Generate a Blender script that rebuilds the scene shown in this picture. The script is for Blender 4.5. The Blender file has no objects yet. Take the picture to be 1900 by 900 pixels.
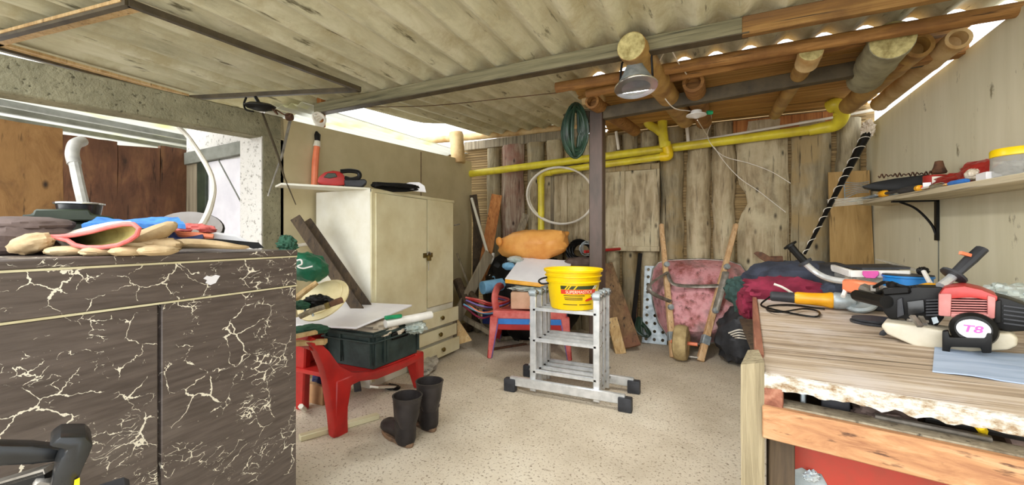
import bpy, bmesh, math, random
from mathutils import Vector, Matrix, noise, Euler
random.seed(7)
SC = bpy.context.scene
COL = SC.collection
V = Vector
# ------------------------------------------------------------ camera, sky, light, exposure
YAW = math.radians(25.5)
EYE = V((0, 0, 1.4))
FWD = V((-math.sin(YAW), math.cos(YAW), 0)); RGT = V((math.cos(YAW), math.sin(YAW), 0)); UP = V((0, 0, 1))
FPX = 760.0; CU = 950.0; CV = 440.0
cd = bpy.data.cameras.new('camera'); cam = bpy.data.objects.new('camera', cd); COL.objects.link(cam)
cam.location = EYE; cam.rotation_euler = (math.pi/2, 0, YAW)
cd.sensor_width = 36; cd.lens = 36*FPX/1900; cd.shift_y = (CV-450)/1900; cd.clip_start = .02
SC.camera = cam
vs = SC.view_settings
vs.view_transform = 'Standard'; vs.look = 'None'; vs.gamma = 1; vs.use_curve_mapping = False
vs.exposure = 0.52
W = bpy.data.worlds.new('sky'); SC.world = W; W.use_nodes = True
bg = W.node_tree.nodes['Background']; bg.inputs[0].default_value = (.93, .97, 1, 1); bg.inputs[1].default_value = 2.0
def area(name, loc, target, sx, sy, power, col=(1, 1, 1)):
    l = bpy.data.lights.new(name, 'AREA'); l.shape = 'RECTANGLE'; l.size = sx; l.size_y = sy; l.energy = power; l.color = col
    o = bpy.data.objects.new(name, l); COL.objects.link(o); o.location = loc
    o.rotation_euler = (V(target)-V(loc)).to_track_quat('-Z', 'Y').to_euler(); return o
sl = bpy.data.lights.new('overcast_sun', 'SUN'); sl.energy = 2.6; sl.angle = math.radians(80); sl.color = (1, .985, .95)
so = bpy.data.objects.new('overcast_sun', sl); COL.objects.link(so); so.location = (-4, -6, 5)
so.rotation_euler = V((.42, .80, -.46)).to_track_quat('-Z', 'Y').to_euler()
SC.cycles.max_bounces = 8

# ------------------------------------------------------------ pixel rays (1900 x 900 frame)
def ray(u, v): return FWD + RGT*((u-CU)/FPX) + UP*((CV-v)/FPX)
def P(u, v, d): return EYE + ray(u, v)*d
def onz(u, v, z): r = ray(u, v); return EYE + r*((z-EYE.z)/r.z)
def onx(u, v, x): r = ray(u, v); return EYE + r*(x/r.x)
def ony(u, v, y): r = ray(u, v); return EYE + r*(y/r.y)
def onp(u, v, p0, n): r = ray(u, v); return EYE + r*((p0-EYE).dot(n)/r.dot(n))
def hray(u): r = ray(u, CV); return r.normalized()

# ------------------------------------------------------------ materials
def hexc(h):
    h = h.lstrip('#'); c = [int(h[i:i+2], 16)/255 for i in (0, 2, 4)]
    return tuple((x/12.92 if x <= .04045 else ((x+.055)/1.055)**2.4) for x in c) + (1,)
class NT:
    def __init__(s, name):
        s.m = bpy.data.materials.new(name); s.m.use_nodes = True; s.t = s.m.node_tree; s.b = s.t.nodes['Principled BSDF']
        s.tc = s.n('ShaderNodeTexCoord'); s.obj = s.tc.outputs['Object']
    def n(s, k, **kw):
        x = s.t.nodes.new(k)
        for a, b in kw.items(): setattr(x, a, b)
        return x
    def l(s, a, b): s.t.links.new(a, b)
    def mp(s, sc, src=None, loc=(0, 0, 0)):
        m = s.n('ShaderNodeMapping'); m.inputs['Scale'].default_value = sc; m.inputs['Location'].default_value = loc
        s.l(src or s.obj, m.inputs['Vector']); return m.outputs[0]
    def noise(s, vec, scale=5, detail=6, rough=.6, dist=0):
        x = s.n('ShaderNodeTexNoise'); x.inputs['Scale'].default_value = scale; x.inputs['Detail'].default_value = detail
        x.inputs['Roughness'].default_value = rough; x.inputs['Distortion'].default_value = dist; s.l(vec, x.inputs['Vector']); return x
    def vor(s, vec, scale, feature='F1'):
        x = s.n('ShaderNodeTexVoronoi', feature=feature); x.inputs['Scale'].default_value = scale; s.l(vec, x.inputs['Vector']); return x.outputs['Distance']
    def ramp(s, fac, stops):
        x = s.n('ShaderNodeValToRGB'); e = x.color_ramp.elements
        while len(e) < len(stops): e.new(.5)
        for q, (p, c) in zip(e, stops): q.position = p; q.color = c if len(c) == 4 else tuple(c)+(1,)
        s.l(fac, x.inputs[0]); return x.outputs[0]
    def mix(s, fac, a, b, mode='MIX'):
        x = s.n('ShaderNodeMix', data_type='RGBA', blend_type=mode)
        if isinstance(fac, (int, float)): x.inputs[0].default_value = fac
        else: s.l(fac, x.inputs[0])
        for i, q in ((6, a), (7, b)):
            if isinstance(q, tuple): x.inputs[i].default_value = q
            else: s.l(q, x.inputs[i])
        return x.outputs[2]
    def math(s, op, a, b=0.0):
        x = s.n('ShaderNodeMath', operation=op)
        for i, q in ((0, a), (1, b)):
            if isinstance(q, (int, float)): x.inputs[i].default_value = q
            else: s.l(q, x.inputs[i])
        return x.outputs[0]
    def bump(s, h, st=.3, dist=.01):
        x = s.n('ShaderNodeBump'); x.inputs['Strength'].default_value = st; x.inputs['Distance'].default_value = dist
        s.l(h, x.inputs['Height']); s.l(x.outputs[0], s.b.inputs['Normal'])
    def done(s, col=None, rough=.6, metal=0):
        if col is not None:
            if isinstance(col, tuple): s.b.inputs['Base Color'].default_value = col
            else: s.l(col, s.b.inputs['Base Color'])
        s.b.inputs['Roughness'].default_value = rough; s.b.inputs['Metallic'].default_value = metal
        return s.m
BLK = (0, 0, 0, 1); WHT = (1, 1, 1, 1)
def plain(name, h1, h2=None, rough=.6, metal=0, scale=9, bump=.12, stretch=(1, 1, 1), lo=.38, hi=.66):
    t = NT(name); c1 = hexc(h1)
    if h2 is None: c2 = tuple(min(1, x*.72) for x in c1[:3])+(1,)
    else: c2 = hexc(h2)
    nz = t.noise(t.mp(tuple(x*scale for x in stretch)), 1, 6)
    col = t.ramp(nz.outputs[0], [(lo, c1), (hi, c2)])
    if bump: t.bump(nz.outputs[0], bump)
    if name in ('black', 'dark_grey', 'boot', 'crate'): t.b.inputs['Specular IOR Level'].default_value = .22
    return t.done(col, rough, metal)
def wood(name, h1, h2, h3=None, axis=2, grain=26, along=1.6, rough=.75, bump=.35, blotch=None, knots=True):
    t = NT(name); s = [grain]*3; s[axis] = along
    n1 = t.noise(t.mp(tuple(s)), 1, 8, .65, .6)
    col = t.ramp(n1.outputs[0], [(.3, hexc(h1)), (.5, hexc(h2)), (.7, hexc(h3 or h1))])
    n2 = t.noise(t.obj, 2.3, 5)
    if blotch:
        col = t.mix(t.ramp(n2.outputs[0], [(.47, BLK), (.66, WHT)]), col, hexc(blotch))
    s2 = [grain*2.2]*3; s2[axis] = along*.8
    n3 = t.noise(t.mp(tuple(s2), loc=(3, 1, 5)), 1, 4)
    col = t.mix(t.ramp(n3.outputs[0], [(.30, WHT), (.40, BLK)]), col, tuple(x*.35 for x in hexc(h1)[:3])+(1,))
    if knots:
        sk = [5.0]*3; sk[axis] = 2.6
        k = t.vor(t.mp(tuple(sk)), 1)
        col = t.mix(t.ramp(k, [(.04, WHT), (.13, BLK)]), col, tuple(x*.25 for x in hexc(h1)[:3])+(1,))
    t.bump(n1.outputs[0], bump, .02)
    return t.done(col, rough)
MT = {}
def M(k): return MT[k]
def defmat(k, *a, **kw): MT[k] = plain(k, *a, **kw)

# floor
t = NT('concrete_floor')
n1 = t.noise(t.obj, 1.1, 8, .65); n2 = t.noise(t.obj, 60, 3); n3 = t.noise(t.mp((9, 9, 9)), 3, 6)
c = t.ramp(n1.outputs[0], [(.3, hexc('#b5a893')), (.5, hexc('#cdc1ad')), (.7, hexc('#dcd3c1'))])
c = t.mix(t.ramp(n2.outputs[0], [(.33, WHT), (.43, BLK)]), c, hexc('#7d6d58'))
c = t.mix(t.ramp(n3.outputs[0], [(.30, WHT), (.37, BLK)]), c, hexc('#8a7c68'))
vl = t.vor(t.mp((13, 26, 1)), 1); c = t.mix(t.ramp(vl, [(.05, WHT), (.10, BLK)]), c, hexc('#5f4f3c'))
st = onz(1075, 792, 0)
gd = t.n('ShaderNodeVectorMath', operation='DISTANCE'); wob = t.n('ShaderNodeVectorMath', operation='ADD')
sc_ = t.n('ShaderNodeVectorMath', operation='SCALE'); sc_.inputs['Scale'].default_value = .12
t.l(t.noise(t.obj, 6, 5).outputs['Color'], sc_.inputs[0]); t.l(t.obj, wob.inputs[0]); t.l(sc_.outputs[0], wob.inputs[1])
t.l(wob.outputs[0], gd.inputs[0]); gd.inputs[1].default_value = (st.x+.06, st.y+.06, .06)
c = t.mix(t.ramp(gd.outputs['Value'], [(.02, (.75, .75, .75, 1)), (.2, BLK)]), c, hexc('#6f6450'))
t.bump(n2.outputs[0], .35, .01); MT['floor'] = t.done(c, .9)
# roof sheets
t = NT('fibre_cement_sheet')
n1 = t.noise(t.mp((7, 1.3, 3)), 1, 8, .7, .5); n2 = t.noise(t.obj, 3.2, 7, .7); n3 = t.noise(t.mp((22, 3, 8)), 1, 5)
c = t.ramp(n1.outputs[0], [(.28, hexc('#a8a388')), (.5, hexc('#cdc9ac')), (.72, hexc('#e2dec8'))])
c = t.mix(t.ramp(n2.outputs[0], [(.35, WHT), (.52, BLK)]), c, hexc('#b9b08e'))
c = t.mix(t.ramp(n3.outputs[0], [(.29, WHT), (.38, BLK)]), c, hexc('#6c664f'))
t.bump(n2.outputs[0], .2); MT['roof'] = t.done(c, .85)
# crackled dark paint: pale undercoat shows in broken cracks
def crackle(name, seed):
    t = NT(name)
    nz = t.noise(t.mp((1, 1, 1), loc=(seed, 0, seed)), 7, 5)
    ad = t.n('ShaderNodeVectorMath', operation='ADD'); s1 = t.n('ShaderNodeVectorMath', operation='SCALE'); s1.inputs['Scale'].default_value = .11
    t.l(nz.outputs['Color'], s1.inputs[0]); t.l(t.obj, ad.inputs[0]); t.l(s1.outputs[0], ad.inputs[1]); vec = ad.outputs[0]
    def cracks(sc, thr, lo, hi, loc):
        d = t.vor(t.mp(sc, vec, loc), 1, 'DISTANCE_TO_EDGE')
        m = t.noise(t.mp((1, 1, 1), loc=loc), 5.5, 6, .7)
        w = t.ramp(m.outputs[0], [(lo, BLK), (hi, WHT)])
        return t.math('LESS_THAN', d, t.math('MULTIPLY', w, thr))
    a = cracks((9, 8, 10), .042, .50, .74, (seed, 2, 0))
    b = cracks((24, 18, 40), .075, .535, .70, (seed+4, 1, 3))
    k = t.noise(t.mp((1, 14, 9), loc=(0, seed, 0)), 1.6, 7, .75)
    ch = t.math('GREATER_THAN', k.outputs[0], .695)
    f = t.math('MAXIMUM', t.math('MAXIMUM', a, b), ch)
    n4 = t.noise(t.mp((10, 6, 60)), 1, 5); n5 = t.noise(t.obj, 2.2, 6)
    base = t.ramp(n4.outputs[0], [(.3, hexc('#4a413c')), (.7, hexc('#665b55'))])
    base = t.mix(t.ramp(n5.outputs[0], [(.55, BLK), (.75, (.35, .35, .35, 1))]), base, hexc('#8a8078'))
    col = t.mix(f, base, hexc('#e9e2cf'))
    hh = t.math('SUBTRACT', n4.outputs[0], t.math('MULTIPLY', f, 1.2)); t.bump(hh, .5, .004)
    r = t.math('ADD', t.math('MULTIPLY', f, .4), .38); t.l(r, t.b.inputs['Roughness'])
    t.l(col, t.b.inputs['Base Color']); return t.m
MT['crack1'] = crackle('crackled_brown_paint', 1.3); MT['crack2'] = crackle('crackled_brown_paint_door', 6.1)
# timber
MT['slab'] = wood('weathered_timber', '#75664c', '#aa9979', '#cdbfa2', grain=11, along=1.9, bump=.7, blotch='#c5b999')
MT['slab2'] = wood('weathered_timber_grey', '#665a42', '#968a6e', '#b8ac90', grain=12, along=1.9, bump=.7, blotch='#a08a60')
MT['slabred'] = wood('bark_edged_timber', '#6e4638', '#a08a76', '#c7bba8', grain=12, along=1.6, blotch='#8a5a4a')
MT['brown1'] = wood('brown_slab', '#5e4126', '#8f683c', '#ab8352', grain=8, along=3, blotch='#9c7546')
MT['brown2'] = wood('dark_brown_slab', '#412818', '#6b4630', '#86603f', grain=9, along=2.6, blotch='#5a3a26')
MT['lath'] = wood('bamboo_lath', '#5c4a2e', '#93794e', '#b39a6c', axis=0, grain=55, along=.8, bump=.6, knots=False)
MT['mat'] = wood('split_bamboo_mat', '#86602c', '#bd8f4c', '#d8ae68', axis=0, grain=38, along=.9, bump=.5, knots=False)
MT['bamboo'] = plain('bamboo_cane', '#bb9656', '#8c6535', .5, scale=6, bump=.1)
MT['bamboo_pale'] = plain('pale_bamboo_cane', '#d8bd8b', '#b08a55', .55, scale=4)
MT['bamboo_red'] = wood('brown_bamboo_cane', '#6e4a26', '#9c6f3a', '#b98a50', axis=0, grain=30, along=3, blotch='#7d542c', bump=.15)
MT['bamend'] = plain('cut_cane_end', '#c9bd84', '#8d7f4c', .8, scale=18, bump=.4)
MT['greybeam'] = wood('grey_green_beam', '#5a563f', '#7d775b', '#938c6e', axis=0, grain=26, along=1.3, knots=False)
MT['steel'] = plain('dark_painted_steel', '#574c37', '#3c3324', .6, 0, scale=7, bump=.1)
MT['post'] = plain('brown_painted_steel_post', '#54423a', '#382c22', .45, 0, scale=6, stretch=(1, 1, .3))
MT['plankred'] = wood('planed_red_board', '#8a4f24', '#b0713a', '#c98c50', axis=2, grain=20, along=1.0)
MT['plankpale'] = wood('pale_raw_board', '#a78455', '#c7a673', '#d8bf92', axis=2, grain=20, along=1.0)
MT['plankdark'] = wood('dark_old_board', '#2c231a', '#4a3b2a', '#5f4e38', axis=2, grain=20, along=1.2)
MT['plankbrown'] = wood('brown_old_board', '#4e3a26', '#755a3c', '#937450', axis=2, grain=14, along=1.5, blotch='#7a4f3a')
MT['plankgrey'] = wood('grey_old_board', '#5e5342', '#8b7f69', '#a59a82', axis=2, grain=22, along=1.0)
MT['ply'] = wood('plywood_board', '#93733f', '#b1905a', '#c2a470', axis=2, grain=8, along=.8, bump=.1, knots=False)
MT['benchtop'] = wood('worn_bench_boards', '#806c58', '#b3a08a', '#d3c6b8', axis=0, grain=22, along=1.0, blotch='#cabfb8', knots=False, bump=.3)
MT['benchrail'] = wood('orange_bench_rail', '#86583a', '#ab7c54', '#c09a74', axis=0, grain=22, along=.9, knots=False)
MT['benchpost'] = wood('grey_bench_post', '#71654c', '#9a8d70', '#b3a78a', axis=2, grain=22, along=1.3, bump=.6)
MT['benchstrip'] = wood('red_brown_bench_strip', '#6b3b28', '#8e5a44', '#a87a62', axis=1, grain=20, along=1.0)
MT['handle_wood'] = wood('barrow_handle_wood', '#b48a5e', '#d2ab7e', '#e2c49b', axis=2, grain=22, along=1.0, knots=False)
t = NT('chipped_white_edge'); n1 = t.noise(t.mp((20, 30, 40)), 1, 7, .7)
c = t.ramp(n1.outputs[0], [(.36, hexc('#8a6c4c')), (.45, hexc('#b0a28c')), (.56, hexc('#d2cec8'))]); t.bump(n1.outputs[0], .8, .02); MT['benchedge'] = t.done(c, .85)
# walls
t = NT('painted_board_wall'); n1 = t.noise(t.mp((3, 6, .7)), 1, 6); n2 = t.noise(t.mp((7, 7, 3.2)), 1, 5, .7)
c = t.ramp(n1.outputs[0], [(.3, hexc('#d6d0b2')), (.7, hexc('#e6e0c6'))])
c = t.mix(t.ramp(n2.outputs[0], [(.29, WHT), (.36, BLK)]), c, hexc('#8a8266')); t.bump(n1.outputs[0], .1); MT['wallr'] = t.done(c, .8)
MT['partition'] = plain('beige_fibre_board', '#d0c4a0', '#bdb08a', .75, scale=1.6, bump=.03)
t = NT('rough_concrete'); n1 = t.noise(t.obj, 5, 8, .7); n2 = t.noise(t.obj, 38, 4)
c = t.ramp(n1.outputs[0], [(.3, hexc('#77735c')), (.7, hexc('#a09b80'))]); c = t.mix(t.ramp(n2.outputs[0], [(.3, WHT), (.4, BLK)]), c, hexc('#4e4a38'))
t.bump(n2.outputs[0], .6, .02); MT['concrete'] = t.done(c, .9)
t = NT('white_render_and_daylit'); n1 = t.noise(t.obj, 30, 5, .7); c = t.ramp(n1.outputs[0], [(.33, hexc('#8e8a80')), (.45, hexc('#dfdcd6'))]); t.bump(n1.outputs[0], .8, .02); MT['render_daylit_white'] = t.done(c, .9)
defmat('white_door', '#efedf2', '#d8d6de', .5, scale=2, bump=.02)
defmat('grey_trim', '#8b8d84', '#6d6e64', .7, scale=5)
defmat('white_paint', '#e4e2d6', '#cfc9b4', .5, scale=2.2, bump=.03)
defmat('cream_paint', '#d9d2b0', '#c6bb94', .5, scale=2.6, bump=.04)
defmat('white_lam', '#f1f0f4', '#dfdde4', .3, scale=2, bump=0)
defmat('white_plastic', '#f2f1ee', '#dcd9d2', .35, scale=4, bump=0)
defmat('cream_plastic', '#efe2b8', '#dccb97', .4, scale=5, bump=.02)
defmat('red_plastic', '#b5221d', '#981a17', .42, scale=5, bump=.03)
defmat('red_plastic_dusty', '#d8746e', '#c04a44', .55, scale=9, bump=.03)
defmat('blue_plastic', '#2f7fd0', '#2565b0', .4, scale=6, bump=.02)
defmat('lilac_plastic', '#8b78b8', '#6d5a9c', .45, scale=6, bump=.02)
defmat('crate', '#3a4744', '#2b3533', .5, scale=9, bump=.05)
defmat('black_rubber', '#3b3634', '#262221', .5, scale=9, bump=.08)
defmat('boot', '#393433', '#262221', .45, scale=7, bump=.08)
defmat('sole', '#8a6b4e', '#4d3c30', .8, scale=12)
defmat('black', '#151413', '#0b0b0b', .45, scale=12, bump=.05)
defmat('black_gloss', '#202224', '#121314', .25, scale=8, bump=.02)
defmat('dark_grey', '#3f4044', '#2c2d30', .45, scale=8, bump=.05)
defmat('aluminium', '#e2e4e6', '#c6cacc', .32, .55, scale=14, bump=.05)
defmat('grey_pipe', '#aaa688', '#86826a', .7, scale=9)
defmat('galvanised', '#b5bfc4', '#8f9aa0', .5, .5, scale=16, bump=.05)
defmat('old_steel', '#9a958d', '#6f6a62', .45, .6, scale=14, bump=.1)
defmat('rust', '#6d4a34', '#3f2b20', .8, .2, scale=16, bump=.2)
defmat('brass', '#7d6a34', '#4c4022', .45, .7, scale=30, bump=.1)
defmat('yellow_plastic', '#f7d409', '#eec306', .35, scale=3, bump=0)
defmat('yellow_pipe', '#eadb3a', '#cdb93a', .4, scale=5, bump=.03, stretch=(1, 1, 1))
defmat('yellow_bright', '#f3d21c', '#e4bd10', .4, scale=6)
defmat('yellow_tool', '#f2b120', '#de9a14', .4, scale=9)
defmat('label_red', '#e2442a', '#d63a22', .4, scale=9, bump=0)
defmat('label_dark', '#3f4a2c', '#2e361e', .4, scale=9, bump=0)
defmat('letter_white', '#fdf6d8', '#f5eccb', .4, scale=9, bump=0)
defmat('letter_dark', '#3d3a1c', '#2e2b16', .4, scale=9, bump=0)
defmat('orange_sack', '#efae5c', '#dc9040', .5, scale=4, bump=.25)
defmat('green_bag', '#14684a', '#0e5038', .45, scale=6, bump=.2)
defmat('green_cloth', '#2f5a44', '#1f4030', .9, scale=9, bump=.3)
defmat('green_hose', '#23402f', '#16281f', .4, scale=9, bump=.05)
defmat('navy_cloth', '#3a4050', '#262a36', .9, scale=8, bump=.3)
defmat('teal_cloth', '#3d5a55', '#2a403e', .9, scale=8, bump=.3)
defmat('maroon_cloth', '#8a2440', '#6a1a30', .9, scale=8, bump=.3)
defmat('brown_cloth', '#6d5d57', '#54453f', .9, scale=10, bump=.3)
defmat('duct', '#b8b6b0', '#94928c', .5, .2, scale=9)
defmat('leather', '#cbb28a', '#a2865e', .8, scale=9, bump=.3)
defmat('leather_white', '#dcd0c4', '#bcac9a', .8, scale=9, bump=.25)
defmat('glove_inside', '#9c9050', '#7a6e38', .9, scale=12, bump=.3)
defmat('cuff_pink', '#e07870', '#cf5f5a', .8, scale=14, bump=.2)
defmat('blue_cloth', '#4c8fdc', '#3b74bc', .85, scale=30, bump=.3)
defmat('blue_sheet', '#a9b8cf', '#8ea0ba', .8, scale=6, bump=.2, stretch=(.4, 3, 1))
defmat('blue_tape', '#1f86d6', '#176cb0', .35, scale=5, bump=0)
defmat('lightblue', '#7fb4d6', '#5f97bd', .6, scale=7)
defmat('pink', '#e557ae', '#d2459c', .5, scale=8)
defmat('coral', '#f28a62', '#dd734c', .45, scale=8)
defmat('red_engine', '#c23a36', '#a02c2a', .4, scale=8, bump=.04)
defmat('red_faded', '#c98580', '#b06a66', .55, scale=8, bump=.04)
defmat('tank', '#cdc6b4', '#b0a68e', .4, scale=4, bump=.03)
defmat('cardboard', '#b98f66', '#a17a54', .85, scale=6, bump=.1)
defmat('cardboard_pink', '#d9b296', '#c49a7c', .85, scale=6, bump=.1)
defmat('paper', '#f0f0f4', '#e2e2e8', .8, scale=3, bump=.02)
defmat('film', '#e3d8c6', '#c9b9a2', .3, scale=7, bump=.5)
defmat('film_grey', '#c9d0cc', '#a3b2aa', .3, scale=8, bump=.5)
defmat('white_wire', '#efeae0', '#ddd6c8', .5, scale=5, bump=0)
defmat('green_plastic', '#1f9e6a', '#168055', .4, scale=7)
defmat('grey_disc', '#8b8580', '#77716c', .5, scale=5, bump=.03)
defmat('dark_green_plastic', '#36402f', '#252c22', .45, scale=7)
defmat('chrome', '#d8dadd', '#bfc2c6', .15, .95, scale=9, bump=0)
defmat('navy_plastic', '#1f2f6c', '#182452', .5, scale=8)
defmat('red_can', '#a8302a', '#8c2420', .4, scale=8, bump=0)
defmat('trash', '#c9c4b8', '#7c766c', .7, scale=9, bump=.5)
defmat('blue_item', '#3f86e0', '#2c6cc0', .4, scale=8)
defmat('tyre', '#bca678', '#978158', .85, scale=12, bump=.3)
t = NT('rusty_red_tray'); n1 = t.noise(t.obj, 3.6, 8, .7); n2 = t.noise(t.obj, 14, 6, .7)
c = t.ramp(n1.outputs[0], [(.36, hexc('#a05a56')), (.5, hexc('#d89aa0')), (.62, hexc('#dfaab0'))]); c = t.mix(t.ramp(n2.outputs[0], [(.30, WHT), (.45, BLK)]), c, hexc('#5e3a34'))
n4 = t.noise(t.mp((1, 1, 1), loc=(4, 2, 7)), 2.1, 5); c = t.mix(t.ramp(n4.outputs[0], [(.5, BLK), (.62, (.85, .85, .85, 1))]), c, hexc('#7b6a66'))
c = t.mix(t.ramp(n2.outputs[0], [(.66, BLK), (.72, WHT)]), c, hexc('#b9aca2')); t.bump(n2.outputs[0], .2); MT['tray'] = t.done(c, .55, .1)
t = NT('red_sheet_metal'); n1 = t.noise(t.obj, 3.5, 8, .7); n2 = t.noise(t.obj, 26, 4)
c = t.ramp(n1.outputs[0], [(.4, hexc('#a82a1a')), (.6, hexc('#93321f')), (.72, hexc('#7a4a2e'))]); c = t.mix(t.ramp(n2.outputs[0], [(.7, BLK), (.74, WHT)]), c, hexc('#dccabb')); MT['redsheet'] = t.done(c, .45)
t = NT('clear_glass'); t.b.inputs['Transmission Weight'].default_value = 1; t.b.inputs['IOR'].default_value = 1.2; MT['glass'] = t.done((.95, .97, .96, 1), .05)
t = NT('clear_plastic'); t.b.inputs['Transmission Weight'].default_value = .8; t.b.inputs['IOR'].default_value = 1.15; MT['clear'] = t.done((.93, .93, .9, 1), .15)
t = NT('translucent_sheet'); tr = t.n('ShaderNodeBsdfTranslucent'); df = t.n('ShaderNodeBsdfDiffuse'); mx = t.n('ShaderNodeMixShader')
nn = t.noise(t.mp((1.5, 1.5, 1)), 1, 3); cc = t.ramp(nn.outputs[0], [(.55, hexc('#dcdcd6')), (.72, hexc('#e2e2b4'))]); t.l(cc, tr.inputs[0]); t.l(cc, df.inputs[0]); mx.inputs[0].default_value = .25
t.l(tr.outputs[0], mx.inputs[1]); t.l(df.outputs[0], mx.inputs[2]); t.l(mx.outputs[0], t.t.nodes['Material Output'].inputs[0]); MT['translucent'] = t.m

# ------------------------------------------------------------ mesh helpers (everything in world metres)
def NB(): return bmesh.new()
def basis(ax, up=UP):
    z = ax.normalized(); x = up.cross(z)
    if x.length < 1e-4: x = V((1, 0, 0)).cross(z)
    if x.length < 1e-4: x = V((0, 1, 0)).cross(z)
    x.normalize(); return x, z.cross(x), z
def merge(bm, tmp):
    me = bpy.data.meshes.new('t'); tmp.to_mesh(me); tmp.free(); bm.from_mesh(me); bpy.data.meshes.remove(me)
def hexa(bm, pts, bevel=0, seg=1):
    """eight corners: bottom four then top four"""
    t = bmesh.new(); vs_ = [t.verts.new(p) for p in pts]
    for f in ((3, 2, 1, 0), (4, 5, 6, 7), (0, 1, 5, 4), (1, 2, 6, 5), (2, 3, 7, 6), (3, 0, 4, 7)): t.faces.new([vs_[i] for i in f])
    bmesh.ops.recalc_face_normals(t, faces=t.faces)
    if bevel: bmesh.ops.bevel(t, geom=list(t.edges), offset=bevel, segments=seg, affect='EDGES', profile=.6)
    merge(bm, t)
def box(bm, lo, hi, bevel=0, seg=1, rot=None, piv=None):
    (x0, y0, z0), (x1, y1, z1) = lo, hi
    p = [V(q) for q in ((x0, y0, z0), (x1, y0, z0), (x1, y1, z0), (x0, y1, z0), (x0, y0, z1), (x1, y0, z1), (x1, y1, z1), (x0, y1, z1))]
    if rot is not None:
        c = V(piv) if piv is not None else (V(lo)+V(hi))/2
        p = [c + rot @ (q-c) for q in p]
    hexa(bm, p, bevel, seg)
def beam(bm, p0, p1, w, h, up=UP, bevel=0, w1=None, h1=None):
    p0 = V(p0); p1 = V(p1); x, y, z = basis(p1-p0, up); w1 = w1 or w; h1 = h1 or h
    a = [p0 + x*sx*w/2 + y*sy*h/2 for sx, sy in ((-1, -1), (1, -1), (1, 1), (-1, 1))]
    b = [p1 + x*sx*w1/2 + y*sy*h1/2 for sx, sy in ((-1, -1), (1, -1), (1, 1), (-1, 1))]
    hexa(bm, a+b, bevel)
def loft(bm, rings, c0=True, c1=True, closed=True):
    R = [[bm.verts.new(p) for p in r] for r in rings]; n = len(R[0])
    for a, b in zip(R, R[1:]):
        for i in range(n if closed else n-1):
            j = (i+1) % n; bm.faces.new((a[i], a[j], b[j], b[i]))
    if c0: bm.faces.new(list(reversed(R[0])))
    if c1: bm.faces.new(R[-1])
    return R
def spline(pts, n=8, closed=False):
    p = [V(q) for q in pts]; out = []
    m = len(p); rng = range(m) if closed else range(m-1)
    for i in rng:
        a = p[(i-1) % m] if (closed or i > 0) else p[i]*2-p[i+1]
        b = p[i]; c = p[(i+1) % m]; d = p[(i+2) % m] if (closed or i+2 < m) else p[i+1]*2-p[i]
        for k in range(n):
            s = k/n
            out.append(.5*((2*b) + (c-a)*s + (2*a-5*b+4*c-d)*s*s + (3*b-a-3*c+d)*s**3))
    if not closed: out.append(p[-1].copy())
    return out
def tube(bm, pts, r, seg=8, closed=False, flat=1.0, up=UP):
    pts = [V(p) for p in pts]; n = len(pts); rr = r if isinstance(r, (list, tuple)) else [r]*n
    rings = []; prev = None
    for i, p in enumerate(pts):
        if closed: tg = pts[(i+1) % n]-pts[i-1]
        else: tg = pts[min(i+1, n-1)]-pts[max(i-1, 0)]
        if tg.length < 1e-9: tg = V((0, 0, 1))
        tg.normalize()
        if prev is None: x, y, _ = basis(tg, up)
        else:
            x = prev - tg*prev.dot(tg)
            if x.length < 1e-5: x = basis(tg, up)[0]
            x.normalize(); y = tg.cross(x)
        prev = x
        rings.append([p + x*math.cos(2*math.pi*k/seg)*rr[i] + y*math.sin(2*math.pi*k/seg)*rr[i]*flat for k in range(seg)])
    if closed:
        R = loft(bm, rings, False, False); a, b = R[-1], R[0]
        # nearest matching of the seam
        best = min(range(seg), key=lambda s: sum((a[i].co-b[(i+s) % seg].co).length for i in range(seg)))
        for i in range(seg): j = (i+1) % seg; bm.faces.new((a[i], a[j], b[(j+best) % seg], b[(i+best) % seg]))
    else: loft(bm, rings)
def lathe(bm, prof, o, ax=UP, seg=24, up=None, ex=1, ey=1):
    o = V(o); x, y, z = basis(V(ax), up or UP)
    loft(bm, [[o + z*h + x*math.cos(2*math.pi*k/seg)*r*ex + y*math.sin(2*math.pi*k/seg)*r*ey for k in range(seg)] for r, h in prof], prof[0][0] > 1e-6, prof[-1][0] > 1e-6)
def prism(bm, pts, ext, bevel=0, seg=1):
    """closed planar outline extruded by vector ext"""
    t = bmesh.new(); a = [t.verts.new(p) for p in pts]; b = [t.verts.new(V(p)+ext) for p in pts]; n = len(a)
    t.faces.new(a); t.faces.new(list(reversed(b)))
    for i in range(n): j = (i+1) % n; t.faces.new((a[j], a[i], b[i], b[j]))
    bmesh.ops.recalc_face_normals(t, faces=t.faces)
    if bevel: bmesh.ops.bevel(t, geom=list(t.edges), offset=bevel, segments=seg, affect='EDGES', profile=.6, clamp_overlap=True)
    merge(bm, t)
def cut(bm, px, d, t, u0=None, bevel=0, seg=1):
    """outline seen from the eye, on an upright plane at depth d square to the line of sight, thickness t going away"""
    if u0 is None: u0 = sum(p[0] for p in px)/len(px)
    h = hray(u0); p0 = P(u0, CV, d)
    prism(bm, [onp(u, v, p0, h) for u, v in px], h*t, bevel, seg)
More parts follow.
